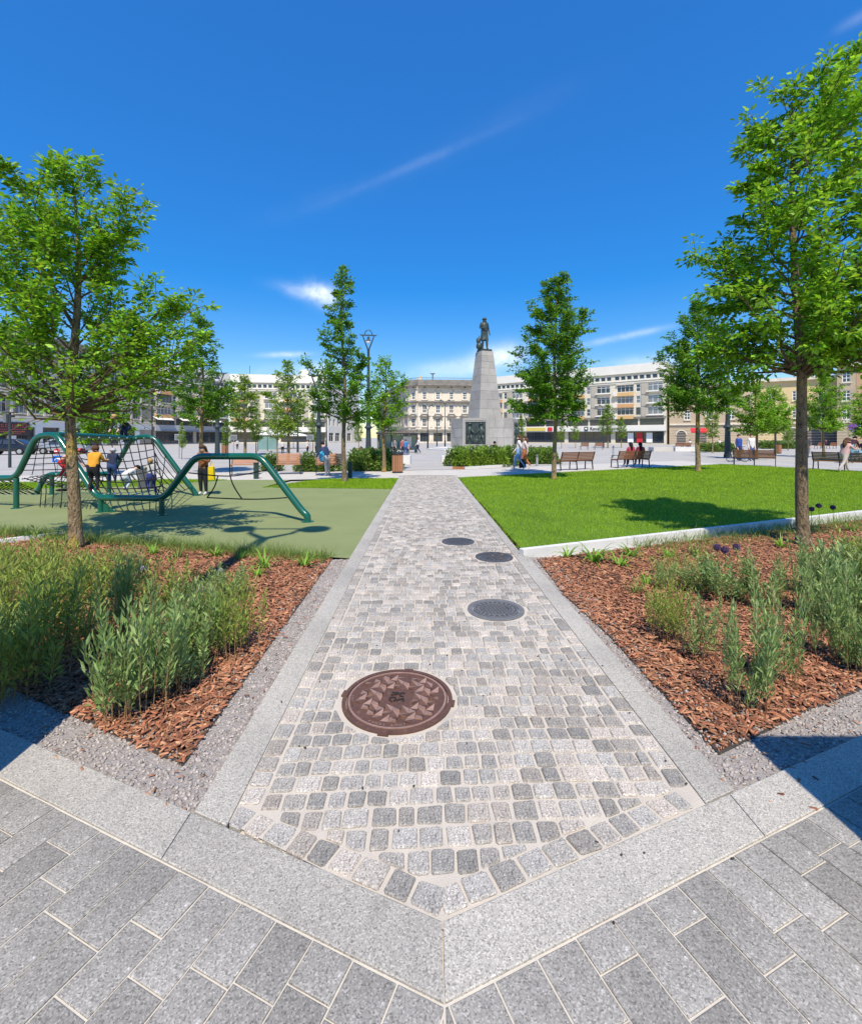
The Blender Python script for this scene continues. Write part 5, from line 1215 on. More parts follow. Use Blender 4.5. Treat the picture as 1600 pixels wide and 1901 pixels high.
# --- 1950s block with ochre balconies (used on the right and left of centre)
def modern_block(name, label, A, B, wall, H=19.0, sign=None, flip=False, grey=False, mod=11.6, lab2=None):
    L = (Vector(B) - Vector(A)).length; n = max(1, int(round(L / mod))); mod = L / n
    r_shop, r_mez, r_f, r_att = [], [], [[], [], []], []
    wins = []
    for k in range(n):
        x = k * mod
        r_shop.append((x + .5, x + mod - .5)); r_mez += [(x + .5, x + mod * .5 - .2), (x + mod * .5 + .2, x + mod - .5)]
        for f in range(3): r_f[f] += [(x + .9, x + 4.7), (x + 5.2, x + 6.2), (x + mod - 3.9, x + mod - .7)]
        m_ = int(mod / 1.45)
        for j in range(m_): r_att.append((x + .35 + j * (mod - .5) / m_, x + .35 + j * (mod - .5) / m_ + 1.1))
    fz = [(7.0, 8.75), (9.75, 11.5), (12.5, 14.25)]
    rows = [(.3, 3.1, r_shop), (4.55, 6.1, r_mez)] + [(a, b, r_f[i]) for i, (a, b) in enumerate(fz)] + [(15.4, 16.45, r_att)]
    t, L = building(name, label, A, B, H, rows, wall)
    for s0, s1 in r_shop: window(t, s0, s1, .3, 3.1, 5, (.72,), M_wdark, M_glass, .2, .09, 'shop_window')
    for s0, s1 in r_mez: window(t, s0, s1, 4.55, 6.1, 4, (.3,), M_wdark, M_glass, .12)
    rr = random.Random(len(label))
    for i, (a, b) in enumerate(fz):
        for j, (s0, s1) in enumerate(r_f[i]):
            k = j % 3; window(t, s0, s1, a, b, (4, 1, 3)[k], ((.74,), (.5,), (.74,))[k], M_wdark if rr.random() < .12 else M_wframe, M_glassl if rr.random() < .6 else M_glass, .12, .10)
            if k == 0:
                MB().box(((s0 + s1) / 2 - .35, -.32, a - .52), (s1 - s0 + .75, .70, .86)).build('balcony', wall if grey and rr.random() < .4 else (M_ochre if (i + j) % 2 else M_orange), t); MB().box((s0 - .25, -.36, a - .45), (.9, .82, .95)).build('balcony_end', M_modern_w, t); MB().box(((s0 + s1) / 2, -.2, b + .12), (s1 - s0 + .3, .44, .14)).build('lintel', M_modern_w, t)
            if k == 2: MB().box(((s0 + s1) / 2, -.3, a - .15), (s1 - s0 + .5, .66, .22)).build('ledge', M_modern_w, t)
            if k == 1: MB().box((s1 + .95, -.08, (a + b) / 2 - .3), (1.5, .2, 2.5)).build('pier', M_modern_g, t)
    for s0, s1 in r_att: window(t, s0, s1, 15.4, 16.45, 1, (), M_wframe, M_glass, .12)
    band(t, L, 16.9, 2.1, .35, M_modern_w, 'parapet'); band(t, L, 15.05, .25, .25, M_modern_w); band(t, L, 14.6, .16, .18, M_modern_w); band(t, L, 6.3, .25, .4, M_dark_trim)
    band(t, L, 3.1, 1.4, .5, M_greyband if grey else M_modern_w, 'fascia'); band(t, L, 3.05, .10, 1.0, M_steel_grey, 'canopy')
    return t, L
Ar, Br = (16.5, 131.5), (53.6, 103.2)
t, L = modern_block('apartment_block', 'cream apartment block with ochre balconies and white shop sign right of the monument', Ar, Br, M_modern, 19.0)
def s_at(A, B, px):                                     # where along a facade a picture column falls
    A, B = Vector(A), Vector(B); d = B - A; k = (px - HX) / FPX; s = (k * A.y - A.x) / (d.x - k * d.y); return s * d.length
s0 = s_at(Ar, Br, 1096); sg = text_mesh('sign_letters', 'Royal Collection', 1.12, M_ink, .03, 'LEFT'); o = link('sign_letters', sg, t, (s0, -.60, 3.82)); o.rotation_euler = (R(90), 0, 0)
sl = s_at(Ar, Br, 1089); e = MB(); e.box((sl, -.56, 3.82), (.95, .08, .95)); em = e.build('sign_emblem', M_ink, t); MB().box((sl, -.62, 3.86), (.5, .06, .42)).build('emblem_mark', M_signw, em)
sp = s_at(Ar, Br, 1022); MB().box((sp, -.58, 3.8), (1.3, .1, 1.0)).build('red_sign', M_red, t)
MB().box((sp - 4.0, -.57, 3.8), (5.5, .08, .9)).build('yellow_sign', mat('sign_yellow', (.62, .5, .12), None), t)
for px, m in ((1170, M_signw), (1187, M_red), (1205, M_signw)): MB().box((s_at(Ar, Br, px), -.05, 1.6), (1.3, .1, 2.3)).build('poster', m, t)
Al, Bl = (-55.5, 125.0), (-29.5, 128.5)
t, L = modern_block('apartment_block', 'pale cream apartment block behind the left trees, left of the palace', Al, Bl, M_modern, 19.2)
MB().box((L * .75, 4, 20.2), (2.2, 2, 2.0)).build('roof_vent', M_modern_w, t); MB().box((L * .93, 4, 20.0), (1.6, 2, 1.7)).build('roof_vent', M_modern_w, t); MB().tube([(4.5, 3, 19), (4.5, 3, 22)], .06, 5).build('antenna', M_steel, t)
Ag, Bg = (-62.4, 102.0), (-55.6, 124.4)
t, L = modern_block('apartment_block', 'beige grey apartment block with awnings between the old house and the cream block', Ag, Bg, M_modern_g, 18.6, grey=True)
for px in (300, 345, 372, 395):
    s = s_at(Ag, Bg, px)
    MB().add([(s - 2.2, 0, 6.4), (s + 2.2, 0, 6.4), (s + 2.2, -1.5, 5.7), (s - 2.2, -1.5, 5.7), (s - 2.2, 0, 6.3), (s + 2.2, 0, 6.3), (s + 2.2, -1.5, 5.6), (s - 2.2, -1.5, 5.6)], [(3, 2, 1, 0), (4, 5, 6, 7), (0, 1, 5, 4), (1, 2, 6, 5), (2, 3, 7, 6), (3, 0, 4, 7)]).build('awning', M_awning, t)
# --- old tenement at the far left
At, Bt = (-66.5, 62.0), (-62.6, 101.4); L = (Vector(Bt) - Vector(At)).length
bays = [1.2 + i * 2.75 for i in range(int((L - 1.5) / 2.75))]
rows = [(.4, 3.3, [(i * 4.4 + .8, i * 4.4 + 3.8) for i in range(int(L / 4.4))]), (5.6, 7.9, [(s, s + 1.5) for s in bays]), (9.4, 11.7, [(s, s + 1.5) for s in bays]), (13.0, 15.0, [(s, s + 1.4) for s in bays]), (16.2, 17.4, [(s, s + 1.3) for s in bays])]
t, L = building('old_tenement', 'grimy ornate old tenement with white shop floor at the left edge', At, Bt, 18.8, rows, M_grimy)
for i, (z0, z1, ops) in enumerate(rows):
    for s0, s1 in ops:
        if i == 0: window(t, s0, s1, z0, z1, 3, (.75,), M_wdark, M_glass, .2, .09, 'shop_window')
        else: window(t, s0, s1, z0, z1, 2, (.66,), M_wframe, M_glassl if (s0 * 7) % 3 < 1 else M_glass)
        if i in (1, 2):
            sx = (s0 + s1) / 2; MB().add([(s0 - .25, 0, z1 + .15), (s1 + .25, 0, z1 + .15), (sx, 0, z1 + .75), (s0 - .25, -.3, z1 + .15), (s1 + .25, -.3, z1 + .15), (sx, -.3, z1 + .75)], [(3, 4, 5), (2, 1, 0), (0, 1, 4, 3), (1, 2, 5, 4), (2, 0, 3, 5)]).build('pediment', M_cream_trim, t)
            MB().box((sx, -.12, z0 - .15), (s1 - s0 + .3, .3, .16)).build('sill', M_cream_trim, t)
        if i in (1, 2, 3): MB().box((s1 + .62, -.07, (z0 + z1) / 2), (.42, .16, z1 - z0 + .8)).build('pilaster', M_cream_trim, t)
band(t, L, 4.7, .35, .5, M_cream_trim, 'cornice'); band(t, L, 8.7, .25, .3, M_cream_trim); band(t, L, 12.4, .25, .3, M_cream_trim); band(t, L, 15.5, .3, .4, M_cream_trim); band(t, L, 17.9, .5, .9, M_dark_trim, 'cornice'); band(t, L, 3.35, 1.3, .08, M_white, 'fascia'); 
for s in [i * 4.4 + .0 for i in range(int(L / 4.4) + 1)]: MB().box((s + .1, -.05, 1.7), (1.3, .14, 3.4)).build('shop_pier', M_white, t)
# sign panel of the shop at the left edge
sx0, sx1 = s_at(At, Bt, -14), s_at(At, Bt, 53); zz = 3.9
MB().box(((sx0 + sx1) / 2, -.22, zz - .9), (sx1 - sx0, .12, 2.1)).build('shop_sign', M_sign_dark, t)
o = link('sign_letters', text_mesh('sign_letters', 'studio', 1.15, M_sign_red, .02, 'RIGHT'), t, (sx1 - .35, -.3, zz - .35)); o.rotation_euler = (R(90), 0, 0); o.scale = (1.5, 1, 1)
rr = random.Random(3); mb = MB()
for row_, zz2 in enumerate((zz - 1.0, zz - 1.35, zz - 1.65)):
    x = sx0 + .3
    while x < sx1 - .6 - row_ * .4:
        w_ = rr.uniform(.12, .3); mb.box((x + w_ / 2, -.29, zz2), (w_, .02, .16 if row_ < 2 else .1)); x += w_ + .1
mb.build('sign_small_print', M_sign_red, t)
# --- stucco palace in the middle, with a rounded corner and a wing down the side street
def palace(name, label, A, B, nb, wing=False):
    L = (Vector(B) - Vector(A)).length; st = L / nb; c = [st * (i + .5) for i in range(nb)]
    rows = [(.4, 3.0, [(x - 1.35, x + 1.35) for x in c]), (4.9, 7.3, [(x - .62, x + .62) for x in c]), (8.9, 11.3, [(x - .62, x + .62) for x in c]), (12.9, 15.1, [(x - .55, x + .55) for x in c])]
    t, L = building(name, label, A, B, 18.2, rows, M_cream)
    for i, (z0, z1, ops) in enumerate(rows):
        for k, (s0, s1) in enumerate(ops):
            sx = (s0 + s1) / 2
            if i == 0: window(t, s0, s1, z0, z1, 3, (.75,), M_wdark, M_glass, .2, .09, 'shop_window'); continue
            window(t, s0, s1, z0, z1, 2, (.42, .7), M_wframe, M_glass, .14, .12)
            MB().box((sx, -.12, z0 - .16), (s1 - s0 + .5, .34, .2)).build('sill', M_cream_trim, t)
            for s in (-1, 1): MB().box((sx + s * .86, -.08, (z0 + z1) / 2 + .1), (.26, .22, z1 - z0 + .5)).build('window_surround', M_cream_trim, t)
            if i == 3:
                a = MB(); pts = [(sx + .85 * math.cos(R(g)), -.12, z1 + .1 + .7 * math.sin(R(g))) for g in range(0, 181, 20)]; a.tube(pts, .13, 5); a.build('arch_moulding', M_cream_trim, t)
            elif i == 2 and k % 2 or (i == 2 and wing):  # pediments take the dark trim as shading put into their colour
                MB().add([(sx - 1.25, .02, z1 + .55), (sx + 1.25, .02, z1 + .55), (sx, .02, z1 + 1.35), (sx - 1.25, -.8, z1 + .55), (sx + 1.25, -.8, z1 + .55), (sx, -.8, z1 + 1.35)], [(3, 4, 5), (2, 1, 0), (0, 1, 4, 3), (1, 2, 5, 4), (2, 0, 3, 5)]).build('pediment', M_dark_trim, t)
            elif i == 2: MB().box((sx, -.35, z1 + .7), (2.4, .8, .26)).build('pediment', M_dark_trim, t)
            else:
                a = MB(); pts = [(sx + 1.25 * math.cos(R(g)), -.2, z1 + .45 + .75 * math.sin(R(g))) for g in range(0, 181, 20)]; a.tube(pts, .2, 5); a.box((sx, -.35, z1 + .42), (2.6, .8, .2)); a.build('pediment', M_dark_trim, t)
    for x in [st * i for i in range(nb + 1)]: MB().box((min(max(x, .3), L - .3), -.07, 8.2), (.5, .18, 7.0)).build('pilaster', M_cream_trim, t)
    band(t, L, 3.5, .5, .8, M_dark_trim, 'cornice'); band(t, L, 12.0, .4, .9, M_dark_trim, 'cornice'); band(t, L, 8.0, .2, .25, M_cream_trim); band(t, L, 16.0, .25, .3, M_cream_trim); band(t, L, 16.9, .55, 1.5, M_dark_trim, 'cornice'); band(t, L, 17.45, 1.3, .25, M_dark_trim, 'attic_wall')
    for x in c: MB().box((x, -.1, 16.5), (.45, .2, .3)).build('attic_vent', M_wdark, t)
    rail = MB()
    for i in range(int(L / .55)): rail.bar((i * .55 + .2, 1.0, 18.2), (i * .55 + .2, 1.0, 19.4), .05, .05)
    rail.box((L / 2, 1.0, 19.45), (L, .12, .12)); rail.build('roof_railing', M_steel_grey, t)
    return t, L
PA = (-3.9, 133.9); PB = (24, 136)
palace('stucco_palace', 'ornate cream stucco palace with rounded corner behind the monument', PA, PB, 7)
palace('palace_corner', 'front facet of the rounded corner of the stucco palace', (-6.5, 135.3), (-3.95, 133.95), 1)
palace('palace_corner', 'side facet of the rounded corner of the stucco palace', (-8.0, 137.9), (-6.53, 135.4), 1)
palace('palace_wing', 'long side wing of the stucco palace running down the side street', (-22.5, 192), (-8.05, 138.1), 14, True)
t = thing('roof_aerial', 'small flat-topped aerial on the palace roof', 'antenna', (-.5 + 1.0, 136, 18.1)); MB().tube([(0, 0, 0), (0, 0, 2.4)], .14, 8).build('mast', M_steel, t); MB().lathe([(.3, 2.4), (.75, 2.6), (.75, 2.8), (.2, 2.9)], 12).build('head', M_galv, t)
t = thing('chimney', 'pale brick chimney on the palace roof', 'chimney', (-3.5, 138, 18.1)); MB().box((0, 0, .9), (1.6, 1, 1.8)).build('stack', M_cream_trim, t); MB().box((.4, 0, 2.0), (.5, .5, .5)).build('pot', M_ochre, t)
# street end left of the palace
rows = [(.5, 3, [(i * 4 + .6, i * 4 + 3.4) for i in range(4)]), (5, 7, [(i * 2.6 + .7, i * 2.6 + 1.9) for i in range(6)]), (8.5, 10.5, [(i * 2.6 + .7, i * 2.6 + 1.9) for i in range(6)]), (12, 14, [(i * 2.6 + .7, i * 2.6 + 1.9) for i in range(6)])]
t, L = building('corner_house', 'pale house at the street corner left of the palace wing', (-29.3, 129), (-23.8, 150), 17.0, rows, M_modern_w)
for z0, z1, ops in rows:
    for s0, s1 in ops: window(t, s0, s1, z0, z1, 2, (.66,), M_wframe, M_glass)
# --- right: beige house, yellow house with arcade, brownish corner tenement
def arch_open(t, s0, s1, z1, m=M_wdark):
    sx, r_ = (s0 + s1) / 2, (s1 - s0) / 2; mb = MB(); n = 12
    V = [(s0, -.03, .1), (s1, -.03, .1)] + [(sx + r_ * math.cos(PI * i / n), -.03, z1 + r_ * math.sin(PI * i / n)) for i in range(n + 1)]
    V2 = [(a, .02, c) for a, b, c in V]; k = len(V); mb.add(V + V2, [tuple(range(k))] + [(i, i + k, (i + 1) % k + k, (i + 1) % k) for i in range(k)]); o = mb.build('arched_door', m, t)
    a = MB(); a.tube([(sx + (r_ + .12) * math.cos(PI * i / n), -.06, z1 + (r_ + .12) * math.sin(PI * i / n)) for i in range(n + 1)], .14, 5); a.build('arch_surround', M_cream_trim, o)
def plain_house(name, label, A, B, H, wall, floors, step, ww, arches, trim=M_cream_trim, zz0=5.6, fh=3.6, wh=2.0):
    L = (Vector(B) - Vector(A)).length; n = int(L / step); off = (L - n * step) / 2
    rows = [(zz0 + i * fh, zz0 + i * fh + wh, [(off + step * (k + .5) - ww / 2, off + step * (k + .5) + ww / 2) for k in range(n)]) for i in range(floors)]
    t, L = building(name, label, A, B, H, rows, wall)
    for z0, z1, ops in rows:
        for s0, s1 in ops: window(t, s0, s1, z0, z1, 2, (.4, .7), M_wframe, M_glass, .12, .12); MB().box(((s0 + s1) / 2, -.1, z0 - .12), (s1 - s0 + .3, .28, .14)).build('sill', trim, t)
    for a0, a1, az in arches: arch_open(t, a0, a1, az)
    band(t, L, 4.4, .35, .35, trim, 'cornice'); band(t, L, H - .7, .6, .7, trim, 'cornice')
    for z in np.arange(.5, 4.2, .55): band(t, L, float(z), .05, .05, trim, 'rusticated_joint')
    return t, L
A1, B1 = (54.2, 103.0), (68.5, 97.0)
plain_house('beige_house', 'beige rusticated house with arched doors right of the apartment block', A1, B1, 13.5, M_beige, 2, 4.2, 1.2, [(s_at(A1, B1, 1264) - .9, s_at(A1, B1, 1264) + .9, 2.2), (s_at(A1, B1, 1302) - .9, s_at(A1, B1, 1302) + .9, 2.2)])
A2, B2 = (68.6, 97.0), (84.0, 86.0)
plain_house('yellow_house', 'yellow plastered house behind the trees on the right', A2, B2, 14.0, M_yellow, 2, 4.0, 1.2, [(s_at(A2, B2, p) - 1.1, s_at(A2, B2, p) + 1.1, 2.4) for p in (1470, 1510, 1541)])
A3, B3 = (82.5, 85.8), (79.0, 78.5)
t, L = plain_house('brown_tenement', 'tall brownish tenement with grey side at the right edge', (76.9, 85.8), (78.8, 84.0), 15.6, M_beige, 3, 2.5, 1.2, [], zz0=5.0, fh=3.5)
t, L = plain_house('brown_tenement', 'sunlit brown front of the tenement at the right picture edge', (78.85, 84.0), (96, 70.0), 15.6, mat('stucco_brown', (.50, .335, .20), (.42, .28, .17), .4, .9), 3, 4.6, 1.2, [(3.0, 4.8, 2.2)], zz0=5.0, fh=3.5)
# ------------------------------------------------------------------ people
def cmat(name, c, c2=None): return MATS.get(name) or mat(name, c, c2, 6, .8)
J0 = dict(pelvis=(0, 0, .525), spine=(0, .005, .62), chest=(0, 0, .745), neck=(0, -.005, .835), head=(0, .012, .885), crown=(0, .010, .945),
          sl=(-.098, -.005, .80), el=(-.122, -.02, .645), wl=(-.118, .02, .50), hl=(-.112, .045, .445), fl=(-.108, .06, .405), sr=(.098, -.005, .80), er=(.122, -.02, .645), wr=(.118, .02, .50), hr=(.112, .045, .445), fr=(.108, .06, .405),
          pl=(-.052, 0, .50), kl=(-.055, .012, .28), al=(-.055, -.012, .055), tl=(-.06, .075, .018), pr=(.052, 0, .50), kr=(.055, .012, .28), ar=(.055, -.012, .055), tr=(.06, .075, .018))
RAD = dict(pelvis=.078, spine=.074, chest=.084, neck=.032, head=.058, crown=.046, sl=.042, sr=.042, el=.031, er=.031, wl=.022, wr=.022, hl=.024, hr=.024, fl=.012, fr=.012, pl=.068, pr=.068, kl=.043, kr=.043, al=.028, ar=.028, tl=.02, tr=.02)
EDG = [('pelvis', 'spine', 'top'), ('spine', 'chest', 'top'), ('chest', 'neck', 'top'), ('neck', 'head', 'skin'), ('head', 'crown', 'skin'), ('chest', 'sl', 'top'), ('sl', 'el', 'top'), ('el', 'wl', 'top'), ('wl', 'hl', 'skin'), ('hl', 'fl', 'skin'), ('chest', 'sr', 'top'), ('sr', 'er', 'top'), ('er', 'wr', 'top'), ('wr', 'hr', 'skin'), ('hr', 'fr', 'skin'),
       ('pelvis', 'pl', 'legs'), ('pl', 'kl', 'legs'), ('kl', 'al', 'legs'), ('al', 'tl', 'shoe'), ('pelvis', 'pr', 'legs'), ('pr', 'kr', 'legs'), ('kr', 'ar', 'legs'), ('ar', 'tr', 'shoe')]
REG = ['skin', 'top', 'legs', 'shoe']
def skin_mesh(name, Jt, mats, fat=1.0, child=False, sub=1):
    names = list(Jt); idx = {n: i for i, n in enumerate(names)}
    me = bpy.data.meshes.new(name + '_skeleton'); me.from_pydata([Jt[n] for n in names], [(idx[a], idx[b]) for a, b, _ in EDG], [])
    o = bpy.data.objects.new(name + '_skeleton', me); COL.objects.link(o)
    o.modifiers.new('skin', 'SKIN').use_smooth_shade = True
    sd = me.skin_vertices[0].data if me.skin_vertices else None
    for n in names:
        r_ = RAD[n] * (fat if n in ('pelvis', 'spine', 'chest', 'sl', 'sr', 'pl', 'pr') else 1.0) * (1.28 if child and n in ('head', 'crown') else 1.0)
        sd[idx[n]].radius = (r_ * (1.18 if n in ('pelvis', 'spine', 'chest') else 1), r_ * (.82 if n in ('pelvis', 'spine', 'chest') else 1)); sd[idx[n]].use_root = (n == 'pelvis')
    o.modifiers.new('sub', 'SUBSURF').levels = sub
    dg = bpy.context.evaluated_depsgraph_get(); out = bpy.data.meshes.new_from_object(o.evaluated_get(dg)); out.name = name
    bpy.data.objects.remove(o); bpy.data.meshes.remove(me)
    out.materials.clear()
    for k in REG: out.materials.append(mats[k])
    C_ = np.empty(len(out.polygons) * 3, dtype=np.float32); out.polygons.foreach_get('center', C_); C_ = C_.reshape(-1, 3)
    best = np.full(len(C_), 1e9); reg = np.zeros(len(C_), dtype=np.int32)
    for a, b, k in EDG:
        A, B = np.array(Jt[a]), np.array(Jt[b]); d = B - A; t = np.clip(((C_ - A) @ d) / (d @ d), 0, 1); ds = np.linalg.norm(C_ - (A + t[:, None] * d), axis=1) - .5 * (RAD[a] * (1 - t) + RAD[b] * t)
        m = ds < best; best[m] = ds[m]; reg[m] = REG.index(k)
    if mats.get('bare'):
        pass
    out.polygons.foreach_set('material_index', reg); out.polygons.foreach_set('use_smooth', np.ones(len(C_), dtype=bool)); out.update()
    return out
POSE = {
    'stand': {},
    'walk': dict(kl=(-.055, .10, .29), al=(-.055, .13, .06), tl=(-.058, .215, .04), kr=(.055, -.02, .28), ar=(.055, -.17, .085), tr=(.058, -.11, .02), el=(-.125, -.07, .65), wl=(-.12, -.08, .51), hl=(-.115, -.06, .455), fl=(-.112, -.05, .42), er=(.125, .03, .65), wr=(.115, .12, .54), hr=(.11, .15, .50), fr=(.108, .17, .47)),
    'run': dict(pelvis=(0, 0, .50), spine=(0, .03, .60), chest=(0, .07, .72), neck=(0, .10, .81), head=(0, .125, .86), crown=(0, .135, .92), sl=(-.1, .07, .775), sr=(.1, .07, .775), pl=(-.052, 0, .48), pr=(.052, 0, .48), kl=(-.055, .15, .33), al=(-.055, .18, .09), tl=(-.058, .26, .06), kr=(.055, -.08, .28), ar=(.055, -.24, .11), tr=(.058, -.20, .03), el=(-.125, .16, .67), wl=(-.10, .28, .70), hl=(-.09, .32, .71), fl=(-.085, .35, .71), er=(.13, .16, .66), wr=(.10, .28, .68), hr=(.09, .32, .69), fr=(.085, .35, .69)),
    'sit': dict(pelvis=(0, 0, .30), spine=(0, -.02, .40), chest=(0, -.03, .525), neck=(0, -.02, .615), head=(0, 0, .665), crown=(0, 0, .725), sl=(-.098, -.03, .58), sr=(.098, -.03, .58), el=(-.13, .0, .43), wl=(-.10, .11, .36), hl=(-.08, .15, .35), fl=(-.07, .18, .35), er=(.13, .0, .43), wr=(.10, .11, .36), hr=(.08, .15, .35), fr=(.07, .18, .35), pl=(-.055, .01, .285), pr=(.055, .01, .285), kl=(-.06, .24, .29), kr=(.06, .24, .29), al=(-.06, .25, .055), ar=(.06, .25, .055), tl=(-.062, .34, .02), tr=(.062, .34, .02)),
    'climb': dict(spine=(0, .04, .61), chest=(0, .08, .73), neck=(0, .09, .815), head=(0, .11, .87), crown=(0, .11, .935), sl=(-.1, .09, .79), sr=(.1, .09, .79), el=(-.135, .15, .68), wl=(-.13, .26, .75), hl=(-.125, .30, .78), fl=(-.12, .32, .80), er=(.14, .14, .66), wr=(.15, .26, .66), hr=(.15, .30, .67), fr=(.15, .33, .68), kl=(-.075, .09, .30), al=(-.075, .02, .06), tl=(-.075, .10, .03), kr=(.075, .05, .28), ar=(.085, .0, .06), tr=(.085, .085, .03)),
    'crouch': dict(pelvis=(0, -.06, .42), spine=(0, .04, .50), chest=(0, .16, .57), neck=(0, .25, .60), head=(0, .31, .62), crown=(0, .36, .64), sl=(-.1, .17, .58), sr=(.1, .17, .58), el=(-.13, .25, .44), wl=(-.12, .33, .33), hl=(-.12, .36, .29), fl=(-.12, .39, .26), er=(.13, .25, .44), wr=(.12, .33, .33), hr=(.12, .36, .29), fr=(.12, .39, .26), pl=(-.055, -.06, .40), pr=(.055, -.06, .40), kl=(-.08, .10, .27), kr=(.08, .06, .25), al=(-.07, -.02, .055), ar=(.07, -.06, .055), tl=(-.07, .06, .02), tr=(.07, .02, .02)),
    'phone': dict(el=(-.14, .02, .65), wl=(-.06, .14, .70), hl=(-.03, .17, .72), fl=(-.015, .185, .735), er=(.14, .02, .65), wr=(.06, .14, .70), hr=(.03, .17, .72), fr=(.015, .185, .735), head=(0, .03, .88), crown=(0, .05, .94)),
    'lean': dict(spine=(0, .06, .61), chest=(0, .16, .70), neck=(0, .24, .76), head=(0, .285, .80), crown=(0, .32, .85), sl=(-.1, .17, .75), sr=(.1, .17, .75), el=(-.125, .25, .62), wl=(-.11, .33, .52), hl=(-.11, .36, .48), fl=(-.11, .38, .45), er=(.125, .25, .62), wr=(.11, .33, .52), hr=(.11, .36, .48), fr=(.11, .38, .45)),
}
COLS = {}
def colr(c):
    k = tuple(round(v_, 3) for v_ in c)
    if k not in COLS: COLS[k] = mat('cloth_%d' % len(COLS), c, tuple(v_ * .72 for v_ in c), 5, .85, bump=(14, .4, .02))
    return COLS[k]
def hair_mesh(Jt, h, c, long_=False, hat=False, child=False):
    mb = MB(); H_, C_ = Vector(Jt['head']) * h, Vector(Jt['crown']) * h; k = 1.22 if child else 1.0; ax = (C_ - H_).normalized(); fwd = Vector((0, 1, 0)) - ax * ax.y
    fwd = fwd.normalized() if fwd.length > .1 else Vector((0, 0, 1)); sd = fwd.cross(ax)
    ctr = H_.lerp(C_, .62) - fwd * .010 * h; r_ = .066 * h * k
    B = MB().ball((0, 0, 0), 1, 12, 8)
    V = []
    for p in B.v:
        p = Vector(p); q = ctr + sd * p.x * r_ * .98 + fwd * p.y * r_ * 1.04 + ax * p.z * r_ * 1.12
        if p.y > .25 and p.z < .35: q -= fwd * r_ * (.5 + .4 * p.y)
        if p.z < -.3 and not long_: q += ax * r_ * .35
        V.append(q)
    mb.add(V, B.f)
    if long_: mb.tube([ctr - fwd * r_ * .7, ctr - fwd * r_ * 1.0 - ax * r_ * 1.6, ctr - fwd * r_ * .8 - ax * r_ * 3.2], [r_ * .75, r_ * .7, r_ * .35], 8)
    if hat: mb.lathe([(r_ * 1.08, 0), (r_ * 1.1, r_ * .3)], 12, ctr + ax * r_ * .05)
    return mb.mesh('hair', c, True)
def person(x, y, z, h, yaw, pose, top, legs, shoe, hair, label, long_=False, hat=False, child=False, fat=1.0, skin=None, group='people on the square', over=None, name='person'):
    Jt = dict(J0); Jt.update(POSE[pose]); Jt.update(over or {})
    t = thing(name, label, 'person', (x, y, z), yaw, group)
    mats = dict(skin=M_skin, top=colr(top), legs=colr(legs), shoe=colr(shoe)); me = skin_mesh('body', Jt, mats, fat, child)
    o = link('body', me, t); o.scale = (h, h, h)
    link('hat' if hat else 'hair', hair_mesh(Jt, h, colr(hair), long_, hat, child), t)
    return t, {k: Vector(v_) * h for k, v_ in Jt.items()}
def at_feet(px, py): return GX(px, py)
DK = (.02, .02, .025); NAVY = (.02, .03, .07); JEAN = (.06, .12, .30); WHT = (.75, .74, .72); BRN = (.10, .05, .025); BLOND = (.45, .28, .12); BLK = (.012, .01, .01)
KIDS = 'children on the climbing frame'
def on_net(px, py):                                    # a point of the sloping net seen at a pixel
    A, B, D = np.array(ridgeA), np.array(ridgeB), np.array(front(186, 923)); n_ = np.cross(B - A, D - A); o_ = np.array([0, 0, CAM_H]); d = np.array([(px - HX) / FPX, 1, -(py - HY) / FPX]); s = n_.dot(A - o_) / n_.dot(d); return o_ + d * s
def climber(px, py_foot, py_top, lab, top, legs, shoe, hair, yaw, pose='climb', **kw):
    p = on_net(px, py_foot); h = (py_foot - py_top) / FPX * p[1] / .965
    return person(p[0], p[1] - .16, p[2] - .0, h, yaw, pose, top, legs, shoe, hair, lab, child=True, fat=1.4, group=KIDS, **kw)
climber(183, 911, 829, 'child in orange-yellow vest and black trousers climbing the rope net', (.72, .33, .03), DK, (.55, .05, .06), BRN, R(8))
climber(217, 897, 833, 'child in navy jacket and pale beanie climbing the rope net', NAVY, (.05, .10, .26), (.5, .5, .5), (.45, .45, .5), R(15), hat=True)
climber(243, 910, 848, 'small child in white crouching low on the rope net', WHT, (.55, .66, .75), (.3, .3, .28), BLK, R(-20), 'crouch')
climber(290, 915, 852, 'blond child in grey shirt and blue trousers leaning on the net', (.52, .52, .50), (.04, .06, .30), (.4, .4, .4), BLOND, R(55))
p = rpts[3].lerp(rpts[4], .0)
tt, _ = person(p.x - .05, p.y - .18, p.z - .12, 1.05, R(170), 'crouch', (.015, .017, .03), NAVY, DK, BLOND, 'blond child in dark jacket lying over the top tube of the climbing frame', child=True, group=KIDS)
p = front(62, 889); person(p.x + .2, p.y + .6, p.z - .05, 1.0, R(-75), 'crouch', (.75, .42, .34), (.55, .03, .04), (.6, .5, .45), (.62, .10, .09), 'child in pink and red crouching on the flat net at the left', child=True, group=KIDS)
x, y = at_feet(378, 919)
tw, Jw = person(x, y, 0, 1.42, R(170), 'phone', (.26, .10, .035), (.02, .02, .025), (.6, .6, .6), BRN, 'woman in brown jacket with dark trousers standing by the climbing frame', long_=True, fat=1.1)
t = thing('tote_bag', 'bright yellow bag hanging from the arm of the woman in brown', 'bag', (x + .24, y - .03, .45)); MB().box((0, 0, .16), (.17, .10, .36), rx=.1, taper=.85).build('bag_body', colr((.80, .58, .01)), t); MB().tube([(-.05, 0, .33), (0, 0, .50), (.05, 0, .33)], .012, 6).build('handle', colr((.80, .58, .01)), t)
x, y = at_feet(608, 883)
